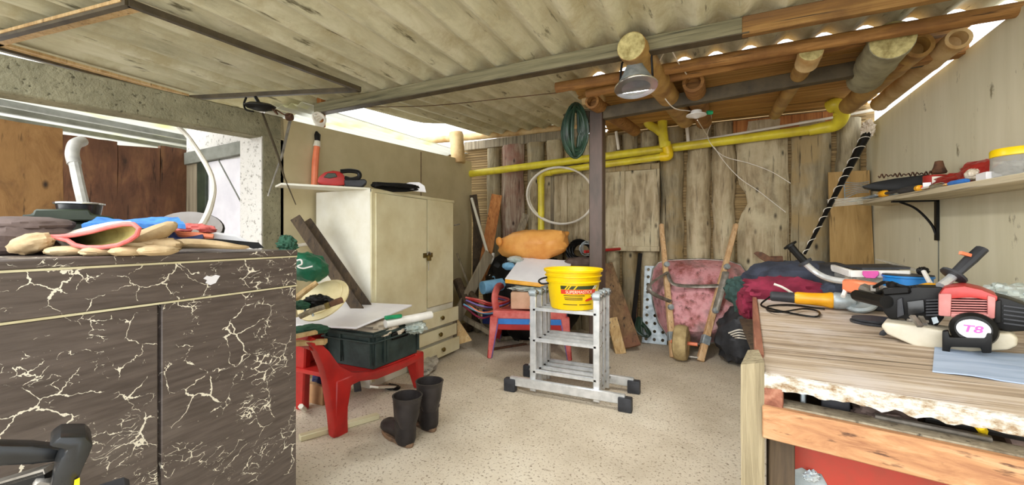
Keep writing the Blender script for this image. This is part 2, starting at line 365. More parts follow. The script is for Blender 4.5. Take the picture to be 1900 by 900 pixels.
def lump(bm, c, r, rotz=0, seed=0, amp=.12, freq=3, flat=None, sq=1.0, nu=36, nv=18, tilt=None, fold=0):
    c = V(c); Rm = Matrix.Rotation(rotz, 3, 'Z')
    if tilt: Rm = Rm @ Euler(tilt).to_matrix()
    rings = []
    for j in range(nv+1):
        th = math.pi*j/nv; ring = []
        for i in range(nu):
            ph = 2*math.pi*i/nu
            f = lambda s: math.copysign(abs(s)**sq, s)
            q = V((f(math.sin(th))*f(math.cos(ph)), f(math.sin(th))*f(math.sin(ph)), -f(math.cos(th))))
            nz = noise.fractal(q*freq+V((seed*7.3, seed*3.1, seed)), 1, 2, 4)
            k = 1+amp*nz
            if fold: k += fold*(abs(noise.noise(V((q.x*freq*2.4+q.y*2+seed, q.y*freq*.9, q.z*freq*2.2)))) - .3)
            p = c + Rm @ V((q.x*r[0]*k, q.y*r[1]*k, q.z*r[2]*k))
            if flat is not None and p.z < flat: p.z = flat
            ring.append(p)
        rings.append(ring)
    loft(bm, rings[1:-1])
def sheet(bm, a, b, c, d, n=14, amp=.01, freq=5, thick=.004, seed=0):
    """rippled cloth over the quad a b c d"""
    a, b, c, d = map(V, (a, b, c, d)); nn = (b-a).cross(d-a).normalized(); T = []; B = []
    for i in range(n+1):
        s = i/n; rt = []; rb = []
        for j in range(n+1):
            q = j/n; p = (a*(1-s)+b*s)*(1-q)+(d*(1-s)+c*s)*q
            p = p+nn*amp*noise.fractal(p*freq+V((seed, seed*2, 0)), 1, 2, 3)
            rt.append(bm.verts.new(p+nn*thick)); rb.append(bm.verts.new(p))
        T.append(rt); B.append(rb)
    for i in range(n):
        for j in range(n):
            bm.faces.new((T[i][j], T[i+1][j], T[i+1][j+1], T[i][j+1])); bm.faces.new((B[i][j+1], B[i+1][j+1], B[i+1][j], B[i][j]))
    for i in range(n):
        bm.faces.new((T[i+1][0], T[i][0], B[i][0], B[i+1][0])); bm.faces.new((T[i][n], T[i+1][n], B[i+1][n], B[i][n]))
        bm.faces.new((T[0][i], T[0][i+1], B[0][i+1], B[0][i])); bm.faces.new((T[n][i+1], T[n][i], B[n][i], B[n][i+1]))
def arc(c, r, a0, a1, n, ex, ey):
    return [V(c) + ex*math.cos(a0+(a1-a0)*i/n)*r + ey*math.sin(a0+(a1-a0)*i/n)*r for i in range(n+1)]

# ------------------------------------------------------------ objects
def finish(bm, sharp=.62):
    bmesh.ops.recalc_face_normals(bm, faces=bm.faces)
    for f in bm.faces: f.smooth = True
    for e in bm.edges:
        if len(e.link_faces) == 2 and e.calc_face_angle(0) > sharp: e.smooth = False
def tag(o, label=None, cat=None, group=None, kind=None):
    if label: o['label'] = label
    if cat: o['category'] = cat
    if group: o['group'] = group
    if kind: o['kind'] = kind
    return o
def orig(o):
    m = o.matrix_basis.translation.copy()
    return orig(o.parent)+m if o.parent else m
def obj(name, bm, m, parent=None, label=None):
    finish(bm); me = bpy.data.meshes.new(name)
    if parent is not None:
        loc = V((0, 0, 0)); base = orig(parent)
    else:
        vs_ = [v.co for v in bm.verts]
        loc = V((sum(v.x for v in vs_)/len(vs_), sum(v.y for v in vs_)/len(vs_), min(v.z for v in vs_))); base = loc
    for v in bm.verts: v.co -= base
    bm.to_mesh(me); bm.free()
    me.materials.append(MT[m] if isinstance(m, str) else m)
    o = bpy.data.objects.new(name, me); COL.objects.link(o); o.location = loc
    if parent is not None: o.parent = parent
    if label: o['label'] = label
    return o
def thing(name, label, cat, loc, group=None):
    o = bpy.data.objects.new(name, None); COL.objects.link(o); o.location = loc; o.empty_display_size = .1
    return tag(o, label, cat, group)
def solo(name, bm, m, label, cat, group=None): return tag(obj(name, bm, m), label, cat, group)
def struct(name, bm, m, parent=None, label=None):
    o = obj(name, bm, m, parent, label)
    if parent is None: o['kind'] = 'structure'
    return o
def copy_tree(o, parent=None):
    c = o.copy(); COL.objects.link(c); c.parent = parent
    for ch in [x for x in SC.objects if x.parent == o]: copy_tree(ch, c)
    return c
def text_mesh(s, size, bold=0):
    cu = bpy.data.curves.new('txt', 'FONT'); cu.body = s; cu.size = size; cu.align_x = 'CENTER'; cu.extrude = 0; cu.offset = bold
    o = bpy.data.objects.new('txt', cu); me = bpy.data.meshes.new_from_object(o)
    b = bmesh.new(); b.from_mesh(me); bpy.data.meshes.remove(me); bpy.data.objects.remove(o); bpy.data.curves.remove(cu)
    return b
# ============================================================ STRUCTURE
XP, XR, YB, XW, YE = -3.55, 1.68, 6.1, -5.2, 2.54      # partition, right wall, back wall, wood wall, end wall
b = NB(); n = 60
box(b, (-9, -5, -.1), (4, 9, 0)); struct('floor', b, 'floor')

def corrugated(bm, x0, x1, ys, ye, zf, pitch=.25, amp=.03, th=.008, k=8):
    xs = []; x = x0
    while x < x1: xs.append(x); x += pitch/k
    top = []; bot = []
    for x in xs:
        a0, a1 = ys(x), ye(x)
        if a1-a0 < .02: continue
        w = amp*math.sin(2*math.pi*x/pitch)
        rt = []; rb = []
        for j in range(5):
            y = a0+(a1-a0)*j/4; z = zf(x, y)+w
            rb.append(bm.verts.new((x, y, z))); rt.append(bm.verts.new((x, y, z+th)))
        top.append(rt); bot.append(rb)
    for i in range(len(top)-1):
        for j in range(4):
            bm.faces.new((bot[i][j], bot[i][j+1], bot[i+1][j+1], bot[i+1][j]))
            bm.faces.new((top[i][j], top[i+1][j], top[i+1][j+1], top[i][j+1]))
        bm.faces.new((bot[i][0], bot[i+1][0], top[i+1][0], top[i][0])); bm.faces.new((bot[i][4], top[i][4], top[i+1][4], bot[i+1][4]))
    for i in (0, len(top)-1):
        for j in range(4): bm.faces.new((bot[i][j], top[i][j], top[i][j+1], bot[i][j+1]))
b = NB(); corrugated(b, -5.0, 1.9, lambda x: .55, lambda x: 3.2, lambda x, y: 2.85, amp=.035)
roof = struct('ceiling', b, 'roof')
z2 = lambda x, y: 2.875+.085*(y-3)
def onroof(u, v):
    r = ray(u, v); t = (2.845+.085*(EYE.y-3)-EYE.z)/(r.z-.085*r.y); return EYE+r*t
A_, B_ = onroof(655, 203), onroof(848, 240)
def yend(x):
    if x <= A_.x: return 2.9
    if x >= -1.05: return 3.90
    if x >= B_.x: return 6.42
    s = (x-A_.x)/(B_.x-A_.x); return A_.y+(B_.y-A_.y)*s
b = NB(); corrugated(b, -4.2, 1.98, lambda x: 2.9, yend, z2, amp=.034); struct('rear_sheets', b, 'roof', roof)

# beam across the room: grey part and brown part
b = NB(); box(b, (-3.75, 3.0, 2.70), (.24, 3.06, 2.81), .004); t1 = struct('trim_1', b, 'greybeam')
b = NB(); box(b, (-3.75, 2.985, 2.695), (.24, 3.07, 2.703)); struct('lower_edge', b, 'steel', t1)
b = NB(); box(b, (.2, 2.99, 2.69), (1.9, 3.05, 2.81), .006); struct('brown_length', b, wood('old_brown_beam', '#5a3d22', '#86602f', '#a8834a', axis=0, grain=22, along=1.2, blotch='#6b4a24'), t1)
# steel post and its beam
b = NB(); pc = ony(1108, 440, 4.2); box(b, (pc.x-.07, 4.14, 0), (pc.x+.07, 4.28, 2.72), .008); t2 = struct('trim_2', b, 'post')
b = NB(); beam(b, (pc.x-.16, 4.2, 2.655), (1.62, 4.2, 2.785), .08, .12, UP, .004); struct('trim_3', b, 'steel')
b = NB(); beam(b, ony(1082, 192, 4.14), ony(1122, 184, 4.14), .12, .07, UP, .006); struct('post_cap_block', b, 'bamboo_pale', t2)
b = NB(); beam(b, (1.22, 4.12, 2.765), (1.70, 4.12, 2.80), .10, .15, UP, .006); struct('trim_4', b, 'bamboo_red')

# hatch frame under the roof on the left (dark angle iron with a timber strip inside)
q = [onz(238, 5, 2.765), onz(668, 166, 2.765), onz(345, 182, 2.765), onz(-40, 78, 2.765)]
b = NB(); cc = (q[0]+q[1]+q[2]+q[3])/4
for i in range(4): beam(b, q[i], q[(i+1) % 4], .035, .04)
t5 = struct('trim_5', b, 'steel')
b = NB()
qi = [p + (cc-p)*.045 + V((0, 0, .01)) for p in q]
for i in (0, 2, 3): beam(b, qi[i], qi[(i+1) % 4], .11 if i != 0 else .05, .02)
struct('timber_strip', b, 'plankpale', t5)

# right wall
b = NB(); hexa(b, [V(p) for p in ((XR, .2, 0), (XR+.08, .2, 0), (XR+.08, 6.12, 0), (XR, 6.12, 0), (XR, .2, 2.86), (XR+.08, .2, 2.86), (XR+.08, 6.12, 2.685), (XR, 6.12, 2.685))])
wr = struct('wall_right', b, 'wallr')
b = NB(); yj = onx(1742, 480, XR).y; box(b, (XR-.003, yj-.008, 0), (XR, yj+.008, 1.66)); struct('joint_strip', b, 'grey_trim', wr)

# back wall: bamboo lath behind thick timber slabs
b = NB(); m = 70
for i in range(m):
    z = .02+i*2.94/m; beam(b, (-4.4, YB+.02, z), (XR, YB+.02, z+random.uniform(-.01, .01)), .02, .034)
box(b, (-4.4, YB+.03, 0), (XR+.08, YB+.06, 2.97)); wb = struct('wall_back', b, 'lath')
def slab(u0, u1, vt, m, zb=0.0, y=None, th=.115, wav=.028, seed=0, zt=None, bite=None, u0b=None, u1b=None):
    y = y or YB-.01; N = 22
    z1 = zt or ony((u0+u1)/2, vt, y).z
    x0, x1 = ony(u0, 440, y).x+.017, ony(u1, 440, y).x-.017
    x0b = ony(u0b, 440, y).x if u0b else x0; x1b = ony(u1b, 440, y).x if u1b else x1
    b = NB(); rings = []; K = 6
    for j in range(N+1):
        s = j/N; z = z1+(zb-z1)*s
        a = x0+(x0b-x0)*s+wav*noise.noise(V((seed*5.1, z*2.3, 0)))+wav*.4*noise.noise(V((seed, z*9, 3)))
        c = x1+(x1b-x1)*s+wav*noise.noise(V((seed*5.1+9, z*2.3, 0)))+wav*.4*noise.noise(V((seed+7, z*9, 3)))
        if bite: 
            for zc, hw, dx, side in bite:
                k = max(0, 1-abs(z-zc)/hw); k = k*k*(3-2*k)
                if side < 0: a += dx*k
                else: c -= dx*k
        ring = []
        for i in range(K+1):
            q = i/K; x = a+(c-a)*q
            zz = z+(.012*noise.noise(V((x*14, seed, 1))) if j == 0 else 0)
            ring.append(V((x, y-th*(.12+.88*math.sin(math.pi*q)**.55) - .007*noise.noise(V((x*9, z*4, seed))), zz)))
        ring += [V((c, y, z)), V((a, y, z))]
        rings.append(ring)
    loft(b, rings); return struct('timber_slab', b, m, wb)
yb = YB-.01
SL = [(903, 930, 277, 'slab2', 0), (930, 975, 270, 'slabred', 0), (977, 1012, 266, 'slab2', 0), (1013, 1046, 262, 'slab', 0), (1046, 1080, 258, 'slab2', 0), (1080, 1122, 254, 'slab', 0)]
for i, (a, c, vt, mm, z0) in enumerate(SL): slab(a, c, vt, mm, z0, seed=i+1)
for i, (a, c, vt) in enumerate([(1122, 1152, 254), (1152, 1186, 250), (1186, 1222, 247)]): slab(a, c, vt, ('slab', 'slab2', 'slab')[i], 0, seed=i+11)
slab(1222, 1271, 240, 'slab2', seed=21); slab(1272, 1321, 236, 'slab', seed=22)
zz = lambda v, u: ony(u, v, yb).z
slab(1320, 1367, 230, 'slab', seed=23, wav=.045)
slab(1366, 1466, 226, 'slab', seed=24, wav=.03, bite=[(zz(370, 1400), .28, .12, -1)])
slab(1465, 1545, 226, 'slab2', seed=25, wav=.012); slab(1546, 1600, 222, 'slab2', seed=26)
b = NB(); p0, p1 = ony(1360, 232, YB-.08), ony(1545, 222, YB-.08); beam(b, V((p0.x, p0.y, 2.82)), V((p1.x, p1.y, 2.82)), .03, .16, UP, .004); struct('top_rail', b, 'plankred', wb)
b = NB(); p0, p1 = ony(862, 272, YB-.06), ony(1085, 246, YB-.06); beam(b, p0, p1, .04, .14, UP, .006); struct('top_rail', b, 'plankgrey', wb)

# left of the concrete column: partition, beam, column, end wall, wood wall
b = NB(); hexa(b, [V(p) for p in ((XP-.04, YE-.05, 0), (XP, YE-.05, 0), (XP, 5.88, 0), (XP-.04, 5.88, 0), (XP-.04, YE-.05, 2.50), (XP, YE-.05, 2.50), (XP, 5.88, 2.66), (XP-.04, 5.88, 2.66))])
wp = struct('wall_partition', b, 'partition')
yj = onx(781, 300, XP).y; b = NB(); box(b, (XP-.001, yj-.006, .1), (XP+.004, yj+.006, 2.57)); struct('joint_strip', b, 'rust', wp)
b = NB(); box(b, (XP-.31, 2.32, 0), (XP, 2.53, 2.31), .012); cl = struct('trim_6', b, 'concrete', label='rough concrete column')
b = NB(); box(b, (XP-.309, 2.312, 0), (XP-.004, 2.322, 2.30)); struct('baked_daylight_face', b, 'render_daylit_white', cl)  # rough front face; daylight from the left is put into its white
b = NB(); beam(b, (XP-.09, -.9, 2.225), (XP-.09, 2.53, 2.405), .18, .215, UP, .01); struct('trim_7', b, 'concrete')
b = NB(); box(b, (XW, YE, 0), (XP-.3, YE+.1, 2.62)); we = struct('wall_rear_left', b, 'render_daylit_white')
b = NB(); p0 = ony(347, 292, YE-.03); p1 = ony(446, 262, YE-.03); beam(b, V((p0.x, p0.y, 2.25)), V((XP-.31, p1.y, 2.29)), .06, .13, UP, .004); struct('lintel', b, 'grey_trim', we)
xa, xb = ony(346, 400, YE-.02).x, ony(371, 400, YE-.02).x
b = NB(); box(b, (xa, YE-.03, 0), (xb, YE, 2.2)); struct('board', b, 'plankgrey', we)
b = NB(); xc = ony(383, 400, YE-.04).x; box(b, (xb, YE-.05, 0), (xc, YE, 2.19), .005); struct('jamb', b, 'dark_green_plastic', we)
b = NB(); box(b, (xc, YE-.02, 0), (XP-.31, YE, 2.19)); dr = struct('door_1', b, 'white_door')
b = NB(); beam(b, ony(402, 290, YE-.022), ony(448, 376, YE-.022), .012, .012); struct('brace_line', b, 'grey_trim', dr)
b = NB(); box(b, (XW-.06, -1.4, 0), (XW, 2.56, 2.30)); wl = struct('wall_left', b, 'brown2')
def wslab(u0, u1, v0, v1, m, seed):
    x = XW+.01; y0, y1 = onx(u0, 440, x).y, onx(u1, 440, x).y; N = 12; rings = []; K = 5; b = NB()
    za, zb_ = onx(u0, v0, x).z, onx(u1, v1, x).z
    for j in range(N+1):
        s = j/N; ring = []
        for i in range(K+1):
            q = i/K; y = y0+(y1-y0)*q + (.012*noise.noise(V((seed, s*6, q))) if i in (0, K) else 0); zt = za+(zb_-za)*q + .015*noise.noise(V((y*11, seed, 0)))
            ring.append(V((x+.05+.008*noise.noise(V((y*6, s*5, seed))), y, zt*(1-s))))
        ring += [V((x, y1, zb_*(1-s))), V((x, y0, za*(1-s)))]; rings.append(ring)
    loft(b, rings); struct('timber_slab', b, m, wl)
for i, (a, c, va, vb, mm) in enumerate([(-130, 112, 203, 240, 'brown1'), (113, 213, 250, 264, 'brown2'), (214, 292, 270, 276, 'brown2'), (293, 341, 271, 278, 'brown2')]): wslab(a, c, va, vb, mm, i+3)
# neighbouring roofs outside, seen through the openings
b = NB(); corrugated(b, -9.0, -5.35, lambda x: -1, lambda x: 6.6, lambda x, y: 2.62-.05*(x+5.3), .2, .02)
struct('trim_8', b, 'translucent')
b = NB()
for xx, zz_ in ((-5.45, 2.52), (-5.9, 2.55), (-6.5, 2.58)): box(b, (xx, -1, zz_), (xx+.05, 3.6, zz_+.05))
struct('trim_9', b, 'grey_trim')
b = NB(); corrugated(b, -7.5, -3.75, lambda x: 2.9, lambda x: 8, lambda x, y: 2.72-.05*(x+3.7)+.02*y, .16, .018)
struct('trim_10', b, 'translucent')

# split bamboo mat under the rear sheets
b = NB(); N = 44
for i in range(N):
    y = 3.83+i*(2.3/N); z = 2.88+.03*(y-3.6)
    x0 = -1.18-.12*(y-3.6)/2.4+random.uniform(-.04, .04); x1 = 1.66+random.uniform(-.03, .02)
    beam(b, (x0, y, z+random.uniform(-.006, .006)), (x1, y, z+random.uniform(-.006, .006)), .06, .012)
struct('trim_11', b, 'mat')
# ============================================================ BAMBOO AND FIXTURES UNDER THE ROOF
def cane(bm, p0, p1, r, hollow=True, seg=18, nodes=.38, wob=.02):
    p0 = V(p0); p1 = V(p1); d = p1-p0; L = d.length; x, y, z = basis(d); N = max(8, int(L/.06)); rings = []
    def ring(c, rad): return [c+x*math.cos(2*math.pi*k/seg)*rad+y*math.sin(2*math.pi*k/seg)*rad for k in range(seg)]
    if hollow: rings += [ring(p0+d*min(.25, .09/L), r*.66), ring(p0, r*.70)]
    for i in range(N+1):
        s = i/N; l = s*L; k = (l/nodes+.37) % 1
        rad = r*(1+.07*math.exp(-((k-.5)/.04)**2)+wob*noise.noise(V((l*3, r*40, 0))))
        rings.append(ring(p0+d*s+x*.01*noise.noise(V((l*1.3, 4, r*9)))*wob*30*.3, rad))
    loft(bm, rings)
def solid_end(p0, p1, r, k=.97):
    b = NB(); d = (V(p0)-V(p1)).normalized(); lathe(b, [(r*k, -.004), (r*k, .004), (r*.93*k, .008), (r*.55*k, .003), (0, .004)], p0, d, 20); return b
# roof purlins of cane
def pole(name, label, p0, p1, r, m, hollow=True, end=None, group=None, cat='bamboo pole'):
    t = thing(name, label, cat, p0, group); b = NB(); cane(b, p0, p1, r, hollow); obj('cane', b, m, t)
    if end: obj('cut_end', solid_end(p0, p1, r), end, t)
    return t
pole('bamboo_pole', 'long brown bamboo purlin crossing under the wavy sheets to the right wall', P(1032, 163, 3.72), P(1895, 17, 2.46), .045, 'bamboo_red')
pole('bamboo_pole', 'second thinner brown bamboo purlin just below and behind the long purlin', P(1088, 174, 3.82)-UP*.0, P(1800, 38, 2.72), .038, 'bamboo_red')
pole('bamboo_pole', 'thick orange bamboo rafter ending above the big lamp', V((-.475, 2.90, 2.715)), P(1272, 222, 4.75), .098, 'bamboo', False, 'bamend')
pole('bamboo_pole', 'slim bamboo rafter with pale cut end near middle of the roof mat', P(1506, 99, 3.02), P(1438, 212, 4.7), .062, 'bamboo', True, None)
pole('bamboo_stub', 'short pale cane piece pushed into the rafter end beneath the purlin', P(1505, 95, 2.92), P(1496, 118, 3.06), .075, 'bamboo_pale', False, 'bamend', cat='bamboo stub')
pole('concrete_pipe', 'thick grey-green pipe with rough filled end under the roof', P(1656, 74, 2.76), P(1604, 146, 3.5), .125, 'grey_pipe', False, 'bamend', cat='pipe')
pole('bamboo_pole', 'hollow bamboo rafter between the thick grey pipe and the right wall', P(1706, 84, 2.95), P(1575, 196, 4.3), .088, 'bamboo')
pole('bamboo_pole', 'rightmost hollow bamboo rafter lying along the top of the right wall', P(1779, 71, 2.80), P(1632, 192, 4.2), .072, 'bamboo_pale')
pole('bamboo_pole', 'reddish hollow rafter above the dark post', P(1098, 188, 4.0), P(1178, 243, 5.3), .07, 'bamboo_red')
pole('bamboo_pole', 'dark hollow rafter behind the small ceiling light', P(1286, 152, 3.55), P(1306, 226, 4.9), .088, 'bamboo_red')
pole('bamboo_pole', 'pale bamboo pole lying along the top of the back wall', ony(715, 268, YB-.02), ony(1092, 234, YB-.02), .062, 'bamboo_pale')
pole('bamboo_post', 'stout pale bamboo post at the corner above the beige partition', P(851, 302, 6.5), P(846, 246, 6.5), .11, 'bamboo_pale', False, 'bamboo_pale', cat='bamboo post')

# yellow drain pipes
yp = 5.9
t = thing('drain_pipe', 'long yellow drain pipe along the back wall with elbow at right end', 'pipe', ony(1200, 285, yp))
pl = ony(858, 325, yp); pr = ony(1520, 239, yp)
b = NB(); tube(b, [V((-3.57, yp-.06, pl.z)), pr], .056, 16); obj('pipe', b, 'yellow_pipe', t)
b = NB(); e = spline([pr-V((.1, 0, .012)), pr+V((.0, -.02, .0)), ony(1550, 232, 5.82), ony(1562, 216, 5.73), ony(1562, 202, 5.66), ony(1550, 194, 5.62), ony(1538, 199, 5.66)], 6); tube(b, e, [.06+.012*min(1, i/14) for i in range(len(e))], 16); obj('elbow', b, 'yellow_pipe', t)
b = NB(); p = ony(1562, 211, 5.71); lathe(b, [(.078, -.02), (.081, 0), (.078, .02)], p, (0, 0, 1), 18); obj('collar', b, 'yellow_pipe', t)
yl = 5.78
t = thing('drain_pipe', 'lower yellow drain pipe dropping beside the white cable coil and rising in a fork', 'pipe', ony(1100, 310, yl))
a0, a1 = ony(1004, 321, yl), ony(1234, 290, yl)
b = NB(); s = spline([V((a0.x, yl, a0.z-.16)), V((a0.x, yl, a0.z-.05)), V((a0.x+.05, yl, a0.z)), V((a0.x+.17, yl, a0.z+.005))], 5); tube(b, s, .058, 14); obj('elbow', b, 'yellow_pipe', t)
b = NB(); tube(b, [V((a0.x, yl, .35)), V((a0.x, yl, a0.z-.1))], .05, 14); obj('drop_pipe', b, 'yellow_pipe', t)
b = NB(); tube(b, [V((a0.x+.1, yl, a0.z+.003)), a1], .046, 14); obj('pipe', b, 'yellow_pipe', t)
b = NB(); q = [a1-V((.06, 0, 0)), a1+V((.03, 0, .0)), ony(1240, 284, yl), ony(1236, 268, yl-.02)]; tube(b, spline(q, 6), .062, 14); obj('elbow', b, 'yellow_bright', t)
b = NB(); tube(b, [ony(1233, 274, yl-.03), ony(1229, 240, yl-.03), ony(1229, 205, yl-.03)], .062, 14); obj('riser', b, 'yellow_pipe', t)
b = NB(); tube(b, spline([ony(1230, 249, yl-.03), ony(1216, 238, yl-.03), ony(1202, 228, yl-.03), ony(1200, 205, yl-.03)], 6), .055, 14); obj('branch', b, 'yellow_pipe', t)
b = NB(); p = ony(1234, 268, yl-.03); lathe(b, [(.07, -.03), (.073, 0), (.07, .03)], p, (0, 0, 1), 18); obj('collar', b, 'yellow_pipe', t)
# white conduit with riser
t = thing('conduit', 'thin white conduit running just above the yellow pipe to the wall corner', 'conduit', ony(1400, 244, 5.95))
b = NB(); tube(b, [ony(1240, 270, 5.93), ony(1530, 221, 5.93), ony(1652, 198, 5.88)], .016, 8); obj('tube', b, 'white_wire', t)
b = NB(); tube(b, [ony(1277, 264, 5.9), ony(1274, 230, 5.9)], .022, 8); obj('riser', b, 'white_wire', t)
b = NB(); tube(b, [ony(1148, 278, 5.9), ony(1143, 244, 5.9)], .02, 8); solo('conduit', b, 'white_wire', 'short white conduit drop left of the forked yellow pipe', 'conduit')

# big high-bay lamp
lp = P(1180, 162, 2.92); t = thing('hanging_lamp', 'large industrial lamp with metal reflector and glass front hanging under the beam', 'lamp', lp)
r = .147
b = NB(); lathe(b, [(.045, .17), (.055, .172), (.075, .13), (r*.78, .05), (r*.97, .008), (r, 0), (r*.96, 0), (r*.74, .05), (.065, .125)], lp, (-.09, .19, 1), 32); obj('reflector', b, 'galvanised', t)
b = NB(); lathe(b, [(r*1.0, -.006), (r*1.03, 0), (r*1.0, .008), (r*.93, .006), (r*.93, -.002)], lp, (-.09, .19, 1), 32); obj('rim', b, 'chrome', t)
b = NB(); lathe(b, [(0, -.012), (r*.5, -.01), (r*.93, 0), (r*.93, .004), (0, -.006)], lp, (-.09, .19, 1), 32); obj('glass', b, 'glass', t)
b = NB(); lathe(b, [(0, -.02), (.045, .0), (.05, .05), (.03, .09), (0, .10)], lp+V((0, 0, .05)), UP, 16); obj('bulb', b, 'white_lam', t)
b = NB(); lathe(b, [(.042, .15), (.045, .25), (.03, .27), (0, .27)], lp+V((.02, -.02, 0)), (-.09, .19, 1), 18); obj('housing', b, 'galvanised', t)
b = NB(); x = RGT
tube(b, [lp-x*.115+UP*.03, lp-x*.10+UP*.17, lp-x*.045+UP*.255, lp+x*.06+UP*.265, lp+x*.11+UP*.24, lp+x*.12+UP*.04], .008, 6); obj('bracket', b, 'black', t)
ll = bpy.data.lights.new('added_fill_light', 'AREA'); ll.shape = 'DISK'; ll.size = .26; ll.energy = 24; ll.color = (1, .97, .92)  # weak fill added under the unlit lamp to brighten the back
lo = bpy.data.objects.new('added_fill_light', ll); COL.objects.link(lo); lo.location = lp-UP*.035; lo.rotation_euler = V((-.02, .45, -1)).to_track_quat('-Z', 'Y').to_euler()
# small ceiling light and wires
cp = P(1292, 214, 4.05); t = thing('ceiling_light', 'small white round ceiling lamp holder hanging near the yellow fork', 'lamp holder', cp)
b = NB(); lathe(b, [(.0, .045), (.05, .045), (.055, .01), (.092, .006), (.095, -.004), (.05, -.012), (.02, -.03), (0, -.032)], cp, UP, 24); obj('base', b, 'white_plastic', t)
b = NB(); lathe(b, [(.02, .0), (.02, .05), (0, .05)], P(1312, 209, 4.02), RGT, 10); obj('socket', b, 'green_plastic', t)
def wire(name, label, pts, r=.005, m='white_wire', cat='wire', n=8): b = NB(); tube(b, spline(pts, n), r, 6); return solo(name, b, m, label, cat)
wire('wire', 'white wire dangling from the beam right of the big lamp', [P(1238, 88, 2.95), P(1225, 110, 3.1), P(1222, 117, 3.2)])
wire('wire', 'white wire running from the beam to the dark rafter', [P(1244, 88, 2.95), P(1258, 115, 3.2), P(1272, 135, 3.4), P(1279, 146, 3.5)])
wire('wire', 'white wire looping down from the small ceiling light across the slabs to lower right', [P(1294, 223, 4.0), ony(1314, 254, 5.82), ony(1340, 295, 5.88), ony(1372, 330, 5.92), ony(1408, 355, 5.93), ony(1458, 394, 5.96)])
wire('wire', 'white wire drooping from the pipe to the wide slab, upper of two', [ony(1315, 190, 5.6), ony(1320, 225, 5.7), ony(1313, 255, 5.80), ony(1340, 288, 5.9), ony(1390, 303, 5.92), ony(1430, 318, 5.93), ony(1467, 340, 5.96)])
wire('wire', 'short white wire between the mat and the small ceiling light', [P(1224, 170, 3.6), P(1250, 200, 3.8), P(1280, 206, 4.0)])
wire('wire', 'thin sagging wire strung under the rear roof sheets', [P(660, 199, 4.6), P(800, 196, 4.5), P(950, 181, 4.3), P(1035, 172, 4.1)], .004, 'rust')
# hose and cable coils
def coil(name, label, cat, c, ex, ey, r, m, n, spread=.0, seed=1, jit=.08, sub=26, tilt=.02, fill=1):
    b = NB(); rnd = random.Random(seed); nrm = ex.normalized().cross(ey.normalized())
    pts = []
    for k in range(n):
        fx = 1+rnd.uniform(-jit*fill, jit); fy = 1+rnd.uniform(-jit, jit); off = ex*rnd.uniform(-jit, jit)*.7+ey*rnd.uniform(-jit, jit)*.5+nrm*(spread*(k/(max(1, n-1))-.5))
        for i in range(sub):
            a = 2*math.pi*i/sub; pts.append(V(c)+off*math.sin(a/2)**2+ex*math.cos(a)*fx+ey*math.sin(a)*fy+nrm*tilt*math.sin(a))
    tube(b, pts, r, 7); return solo(name, b, m, label, cat)
coil('hose_coil', 'dark green garden hose hanging in a coil on the dark post', 'hose', P(1068, 244, 4.22)-V((0, .02, 0)), RGT*.12, UP*.235, .016, 'green_hose', 20, .22, 3, .14, fill=5.6)
coil('cable_coil', 'big loop of white cable hung in front of the yellow drop pipe', 'cable', ony(1038, 363, 5.72), V((.50, 0, -.03)), V((0, 0, .405)), .013, 'white_wire', 3, .05, 5, .035, 40)
# bracket for the hose on the post
b = NB(); tube(b, [P(1045, 214, 4.22), P(1068, 203, 4.2), P(1098, 205, 4.2)], .01, 6); solo('hose_hook', b, 'steel', 'dark hook on the post that carries the green hose', 'hook')

# ---------------------------------------------- things around the concrete column
bp = P(483, 196, 3.3); t = thing('hanging_pan', 'shallow black metal bowl hung on a wire above the concrete column', 'bowl', bp)
b = NB(); rr = .112; lathe(b, [(.0, .022), (rr*.7, .018), (rr, 0), (rr, -.004), (rr*.85, -.025), (rr*.4, -.04), (0, -.042)], bp, (.1, -.1, 1), 28); obj('bowl', b, 'black', t)
b = NB(); tube(b, spline([P(457, 181, 3.3), P(453, 192, 3.28), P(456, 203, 3.25), P(470, 207, 3.2)], 5), .008, 6); obj('hook', b, 'black', t)
b = NB(); tube(b, [bp, P(474, 180, 3.32)], .014, 6); obj('stem', b, 'black', t)
wire('wire', 'tangled dark wire from the black bowl to the little peg on the column', [P(503, 200, 3.3), P(515, 212, 3.35), P(512, 204, 3.4), P(530, 214, 3.45), P(538, 211, 3.5)], .006, 'rust')
def rod(label, pts, r, m): b = NB(); tube(b, pts, r, 6, flat=.6); return solo('iron_rod', b, m, label, 'rod')
rod('dark iron rod slanting down right from the black bowl, front one of the crossed pair', [P(487, 210, 3.44), P(516, 290, 3.45), P(528, 330, 3.47), P(549, 380, 3.5)], [.014, .016, .01, .006], 'steel')
rod('pale-tipped iron rod slanting down left, rear one of the crossed pair', [P(539, 221, 3.62), P(523, 290, 3.53), P(510, 325, 3.42), P(497, 364, 3.38)], [.018, .014, .008, .008], 'old_steel')
b = NB(); lathe(b, [(.03, -.02), (.035, 0), (.03, .03), (0, .032)], P(536, 217, 3.6), RGT, 10); solo('wooden_peg', b, 'rust', 'small brown peg on top of the concrete column', 'peg')
b = NB(); box(b, (-.035, -.03, 0), (.035, .03, .32), .004)
bmesh.ops.transform(b, matrix=Matrix.Translation(P(596, 236, 4.35)), verts=b.verts); solo('wooden_block', b, 'plankred', 'short red-brown timber hanging from the beam above the partition', 'timber')
coil('cable_coil', 'small roll of white cable beside the short red-brown timber', 'cable', P(594, 224, 4.2), RGT*.05, UP*.045+FWD*.03, .012, 'white_wire', 4, .12, 2, .05, 16)
